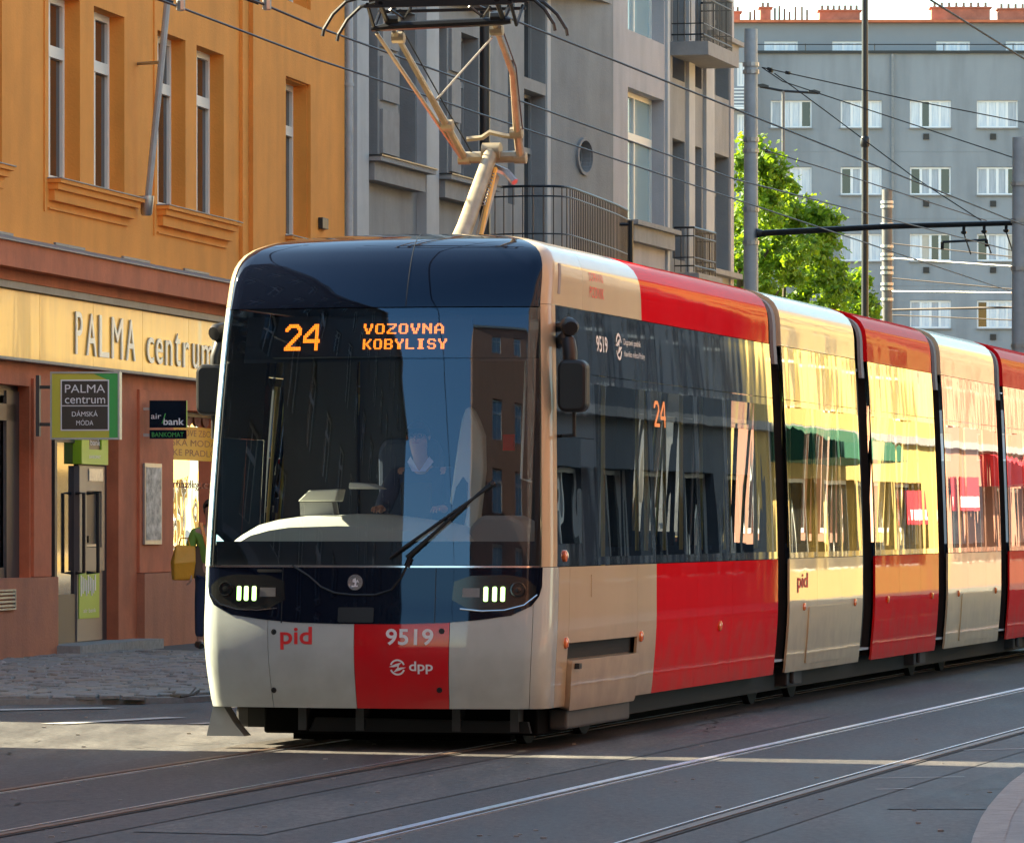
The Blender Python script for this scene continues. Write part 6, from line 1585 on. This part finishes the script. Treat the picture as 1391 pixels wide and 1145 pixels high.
def fingers(J, E, wrist, d, side_, up_, tag_, r=.0085, curl=.5):
    """palm and five separate bent fingers"""
    w = Vector(wrist); d = Vector(d).normalized(); s = Vector(side_).normalized(); u = Vector(up_).normalized()
    J[tag_ + 'p'] = (w + d * .05, (.030, .016)); E.append((tag_ + 'w', tag_ + 'p'))
    for k, (o_, L) in enumerate(((-.030, .070), (-.010, .080), (.010, .076), (.029, .060))):
        b = w + d * .085 + s * o_; m1 = b + d * L * .5 - u * L * .2 * curl; e = m1 + d * L * .25 - u * L * .45 * curl
        for n_, p in (('a', b), ('b', m1), ('c', e)): J[f'{tag_}{k}{n_}'] = (p, r if n_ != 'c' else r * .8)
        E += [(tag_ + 'p', f'{tag_}{k}a'), (f'{tag_}{k}a', f'{tag_}{k}b'), (f'{tag_}{k}b', f'{tag_}{k}c')]
    b = w + d * .03 - s * .032; m1 = b + d * .03 - s * .02 - u * .01; e = m1 + d * .03 - u * .015 * curl
    J[tag_ + 'ta'] = (b, r * 1.2); J[tag_ + 'tb'] = (m1, r * 1.05); J[tag_ + 'tc'] = (e, r * .85); E += [(tag_ + 'p', tag_ + 'ta'), (tag_ + 'ta', tag_ + 'tb'), (tag_ + 'tb', tag_ + 'tc')]
# the driver: seated, facing the camera (tram local axes: -Y is forward)
dt, dz = tz(568, 596, 1.30); drv = empty('person', TROOT + _Rz @ Vector((dt, 1.45, .42)), rz=-TA, label='driver in a dark jumper over a pale shirt seated behind the windscreen of the tram', cat='person')
hz = dz - .42; hd = Vector((0, -.15, hz))
J = {'pel': ((0, .12, hz - .75), (.15, .12)), 'bel': ((0, .10, hz - .60), (.14, .11)), 'che': ((0, .03, hz - .32), (.165, .11)), 'nb': ((0, -.05, hz - .175), (.06, .06)), 'nt': ((0, -.10, hz - .12), .054), 'h1': (hd - Vector((0, -.01, .05)), (.070, .082)), 'h2': (hd + Vector((0, 0, .05)), (.077, .092))}
E = [('pel', 'bel'), ('bel', 'che'), ('che', 'nb'), ('nb', 'nt'), ('nt', 'h1'), ('h1', 'h2')]
for sg, t_ in ((1, 'R'), (-1, 'L')):
    J[t_ + 's'] = ((sg * .20, .0, hz - .235), .055); J[t_ + 'e'] = ((sg * .27, -.14, hz - .52), .042); J[t_ + 'w'] = ((sg * .22, -.38, hz - .50), .027); J[t_ + 'k'] = ((sg * .18, -.40, hz - .72), .07); J[t_ + 'a'] = ((sg * .18, -.45, hz - 1.15), .045); J[t_ + 't'] = ((sg * .18, -.62, hz - 1.2), .035)
    E += [('che', t_ + 's'), (t_ + 's', t_ + 'e'), (t_ + 'e', t_ + 'w'), ('pel', t_ + 'k'), (t_ + 'k', t_ + 'a'), (t_ + 'a', t_ + 't')]
    fingers(J, E, (sg * .22, -.38, hz - .50), (0, -1, .05), (sg, 0, 0), (0, 0, 1), t_, curl=.8)
bd = body('body', J, E, drv, M['skin'])
Jc = {k: (v[0], tuple(x * 1.15 + .020 for x in (v[1] if isinstance(v[1], tuple) else (v[1], v[1])))) for k, v in J.items() if k in ('pel', 'bel', 'che', 'Rs', 'Re', 'Ls', 'Le')}
Jc['top'] = ((0, -.02, hz - .205), (.088, .072)); Jc['Rw2'] = ((.225, -.33, hz - .50), .04); Jc['Lw2'] = ((-.225, -.33, hz - .50), .04)
body('jumper', Jc, [('pel', 'bel'), ('bel', 'che'), ('che', 'top'), ('che', 'Rs'), ('Rs', 'Re'), ('Re', 'Rw2'), ('che', 'Ls'), ('Ls', 'Le'), ('Le', 'Lw2')], drv, M['navy'])
body('trousers', {'p': ((0, .12, hz - .76), (.16, .13)), 'R1': ((.1, -.1, hz - .75), .09), 'R2': ((.18, -.42, hz - .72), .085), 'R3': ((.18, -.46, hz - 1.12), .06), 'L1': ((-.1, -.1, hz - .75), .09), 'L2': ((-.18, -.42, hz - .72), .085), 'L3': ((-.18, -.46, hz - 1.12), .06)}, [('p', 'R1'), ('R1', 'R2'), ('R2', 'R3'), ('p', 'L1'), ('L1', 'L2'), ('L2', 'L3')], drv, M['jeans'])
mb = MB()
for sg in (1, -1): mb.add([Vector((0, -.125, hz - .235)), Vector((sg * .070, -.10, hz - .125)), Vector((sg * .098, -.085, hz - .165)), Vector((sg * .05, -.135, hz - .235))], [[0, 1, 2, 3]])
mb.build('shirt_collar', M['lilac_shirt'], drv)
face(hd + Vector((0, -.0, .015)), .088, drv, (0, -1, 0), glasses=True)
# pedestrian with shopping bags behind the tram's corner
pY = 61.5; pp_ = at(285, 712, pY); ped = empty('person', (pp_.x, pY, .10), rz=R(15), label='pedestrian in green jacket and dark jeans carrying a yellow bag, half hidden by the tram', cat='person')
J = {'pel': ((0, 0, .95), (.145, .11)), 'bel': ((0, 0, 1.10), (.135, .105)), 'che': ((0, -.02, 1.32), (.165, .12)), 'nb': ((0, -.02, 1.50), (.06, .06)), 'nt': ((0, -.02, 1.56), .055), 'h1': ((0, -.03, 1.62), (.072, .085)), 'h2': ((0, -.03, 1.70), (.076, .092))}
E = [('pel', 'bel'), ('bel', 'che'), ('che', 'nb'), ('nb', 'nt'), ('nt', 'h1'), ('h1', 'h2')]
for sg, t_ in ((1, 'R'), (-1, 'L')):
    J[t_ + 's'] = ((sg * .19, -.02, 1.40), .055); J[t_ + 'e'] = ((sg * .25, .0, 1.14), .043); J[t_ + 'w'] = ((sg * .25, -.10, .90), .028)
    J[t_ + 'h'] = ((sg * .09, 0, .88), .085); J[t_ + 'k'] = ((sg * .10, -.06 * sg, .50), .058); J[t_ + 'a'] = ((sg * .10, .02 - .10 * sg, .08), .038); J[t_ + 't'] = ((sg * .11, -.12 - .10 * sg, .04), .036)
    E += [('che', t_ + 's'), (t_ + 's', t_ + 'e'), (t_ + 'e', t_ + 'w'), ('pel', t_ + 'h'), (t_ + 'h', t_ + 'k'), (t_ + 'k', t_ + 'a'), (t_ + 'a', t_ + 't')]
    fingers(J, E, (sg * .25, -.10, .90), (0, -.2, -1), (0, 1, 0), (-sg, 0, 0), t_, curl=1.2)
body('body', J, E, ped, M['skin'])
Jc = {k: (v[0], tuple(x * 1.12 + .016 for x in (v[1] if isinstance(v[1], tuple) else (v[1], v[1])))) for k, v in J.items() if k in ('pel', 'bel', 'che', 'Rs', 'Re', 'Ls', 'Le')}
Jc['top'] = ((0, -.02, 1.49), (.078, .075)); Jc['Rw2'] = ((.25, -.08, .94), .045); Jc['Lw2'] = ((-.25, -.08, .94), .045)
body('jacket', Jc, [('pel', 'bel'), ('bel', 'che'), ('che', 'top'), ('che', 'Rs'), ('Rs', 'Re'), ('Re', 'Rw2'), ('che', 'Ls'), ('Ls', 'Le'), ('Le', 'Lw2')], ped, M['green_jacket'])
body('jeans', {'p': ((0, 0, .93), (.155, .125)), 'R1': ((.09, 0, .84), .098), 'R2': ((.10, -.06, .50), .078), 'R3': ((.10, -.08, .12), .06), 'L1': ((-.09, 0, .84), .098), 'L2': ((-.10, .06, .50), .078), 'L3': ((-.10, .12, .12), .06)}, [('p', 'R1'), ('R1', 'R2'), ('R2', 'R3'), ('p', 'L1'), ('L1', 'L2'), ('L2', 'L3')], ped, M['jeans'])
for sg, y in ((1, -.08), (-1, .12)):
    mb = MB(); mb.tube([(sg * .105, y + .04, .045), (sg * .11, y - .10, .04), (sg * .11, y - .19, .03)], [.05, .048, .03], 8); mb.build('shoe', M['black'], ped, smooth=True)
mb = MB(); mb.tube([(-.14, -.14, 1.5), (-.08, -.17, 1.25), (-.0, -.15, 1.02)], .022, 6); mb.build('orange_strap', M['amber'], ped)
face((0, -.03, 1.665), .088, ped, (0, -1, 0), 'hair')
bgp = at(249, 788, pY - .2); bag = empty('shopping_bag', (bgp.x, pY - .15, bgp.z), rz=.3, label='crumpled yellow carrier bag held by the pedestrian in the green jacket', cat='bag')
mb = MB(); w = .13; mb.add([(-w, -.07, 0), (w * .8, -.07, 0), (w * .9, .07, 0), (-w, .07, 0), (-w * 1.1, -.09, .2), (w, -.1, .22), (w, .1, .2), (-w * 1.1, .09, .22), (-w * .8, -.04, .42), (w * 1.1, -.03, .40), (w * 1.1, .03, .41), (-w * .7, .04, .42)],
    [[0, 1, 2, 3], [0, 1, 5, 4], [1, 2, 6, 5], [2, 3, 7, 6], [3, 0, 4, 7], [4, 5, 9, 8], [5, 6, 10, 9], [6, 7, 11, 10], [7, 4, 8, 11], [8, 9, 10, 11]]); mb.build('bag_body', M['bag_yellow'], bag, bevel=.02)
mb = MB(); mb.tube([(-.06, 0, .40), (-.03, 0, .50), (.05, 0, .50), (.08, 0, .40)], .01, 5); mb.build('handle', M['bag_yellow'], bag)
b2 = empty('shopping_bag', (bgp.x + .20, pY - .05, bgp.z + .02), rz=.2, label='dark brown bag hanging beside the yellow bag of the pedestrian', cat='bag')
mb = MB(); mb.prism([(-.10, 0), (.11, 0), (.12, .3), (.05, .40), (-.05, .40), (-.12, .28)], (-.05, .05), lambda x, z, d: Vector((x, d, z))); mb.build('bag_body', M['bag_brown'], b2, bevel=.03)
mb = MB(); mb.tube([(-.04, 0, .39), (0, 0, .52), (.05, 0, .39)], .01, 5); mb.build('handle', M['bag_brown'], b2)
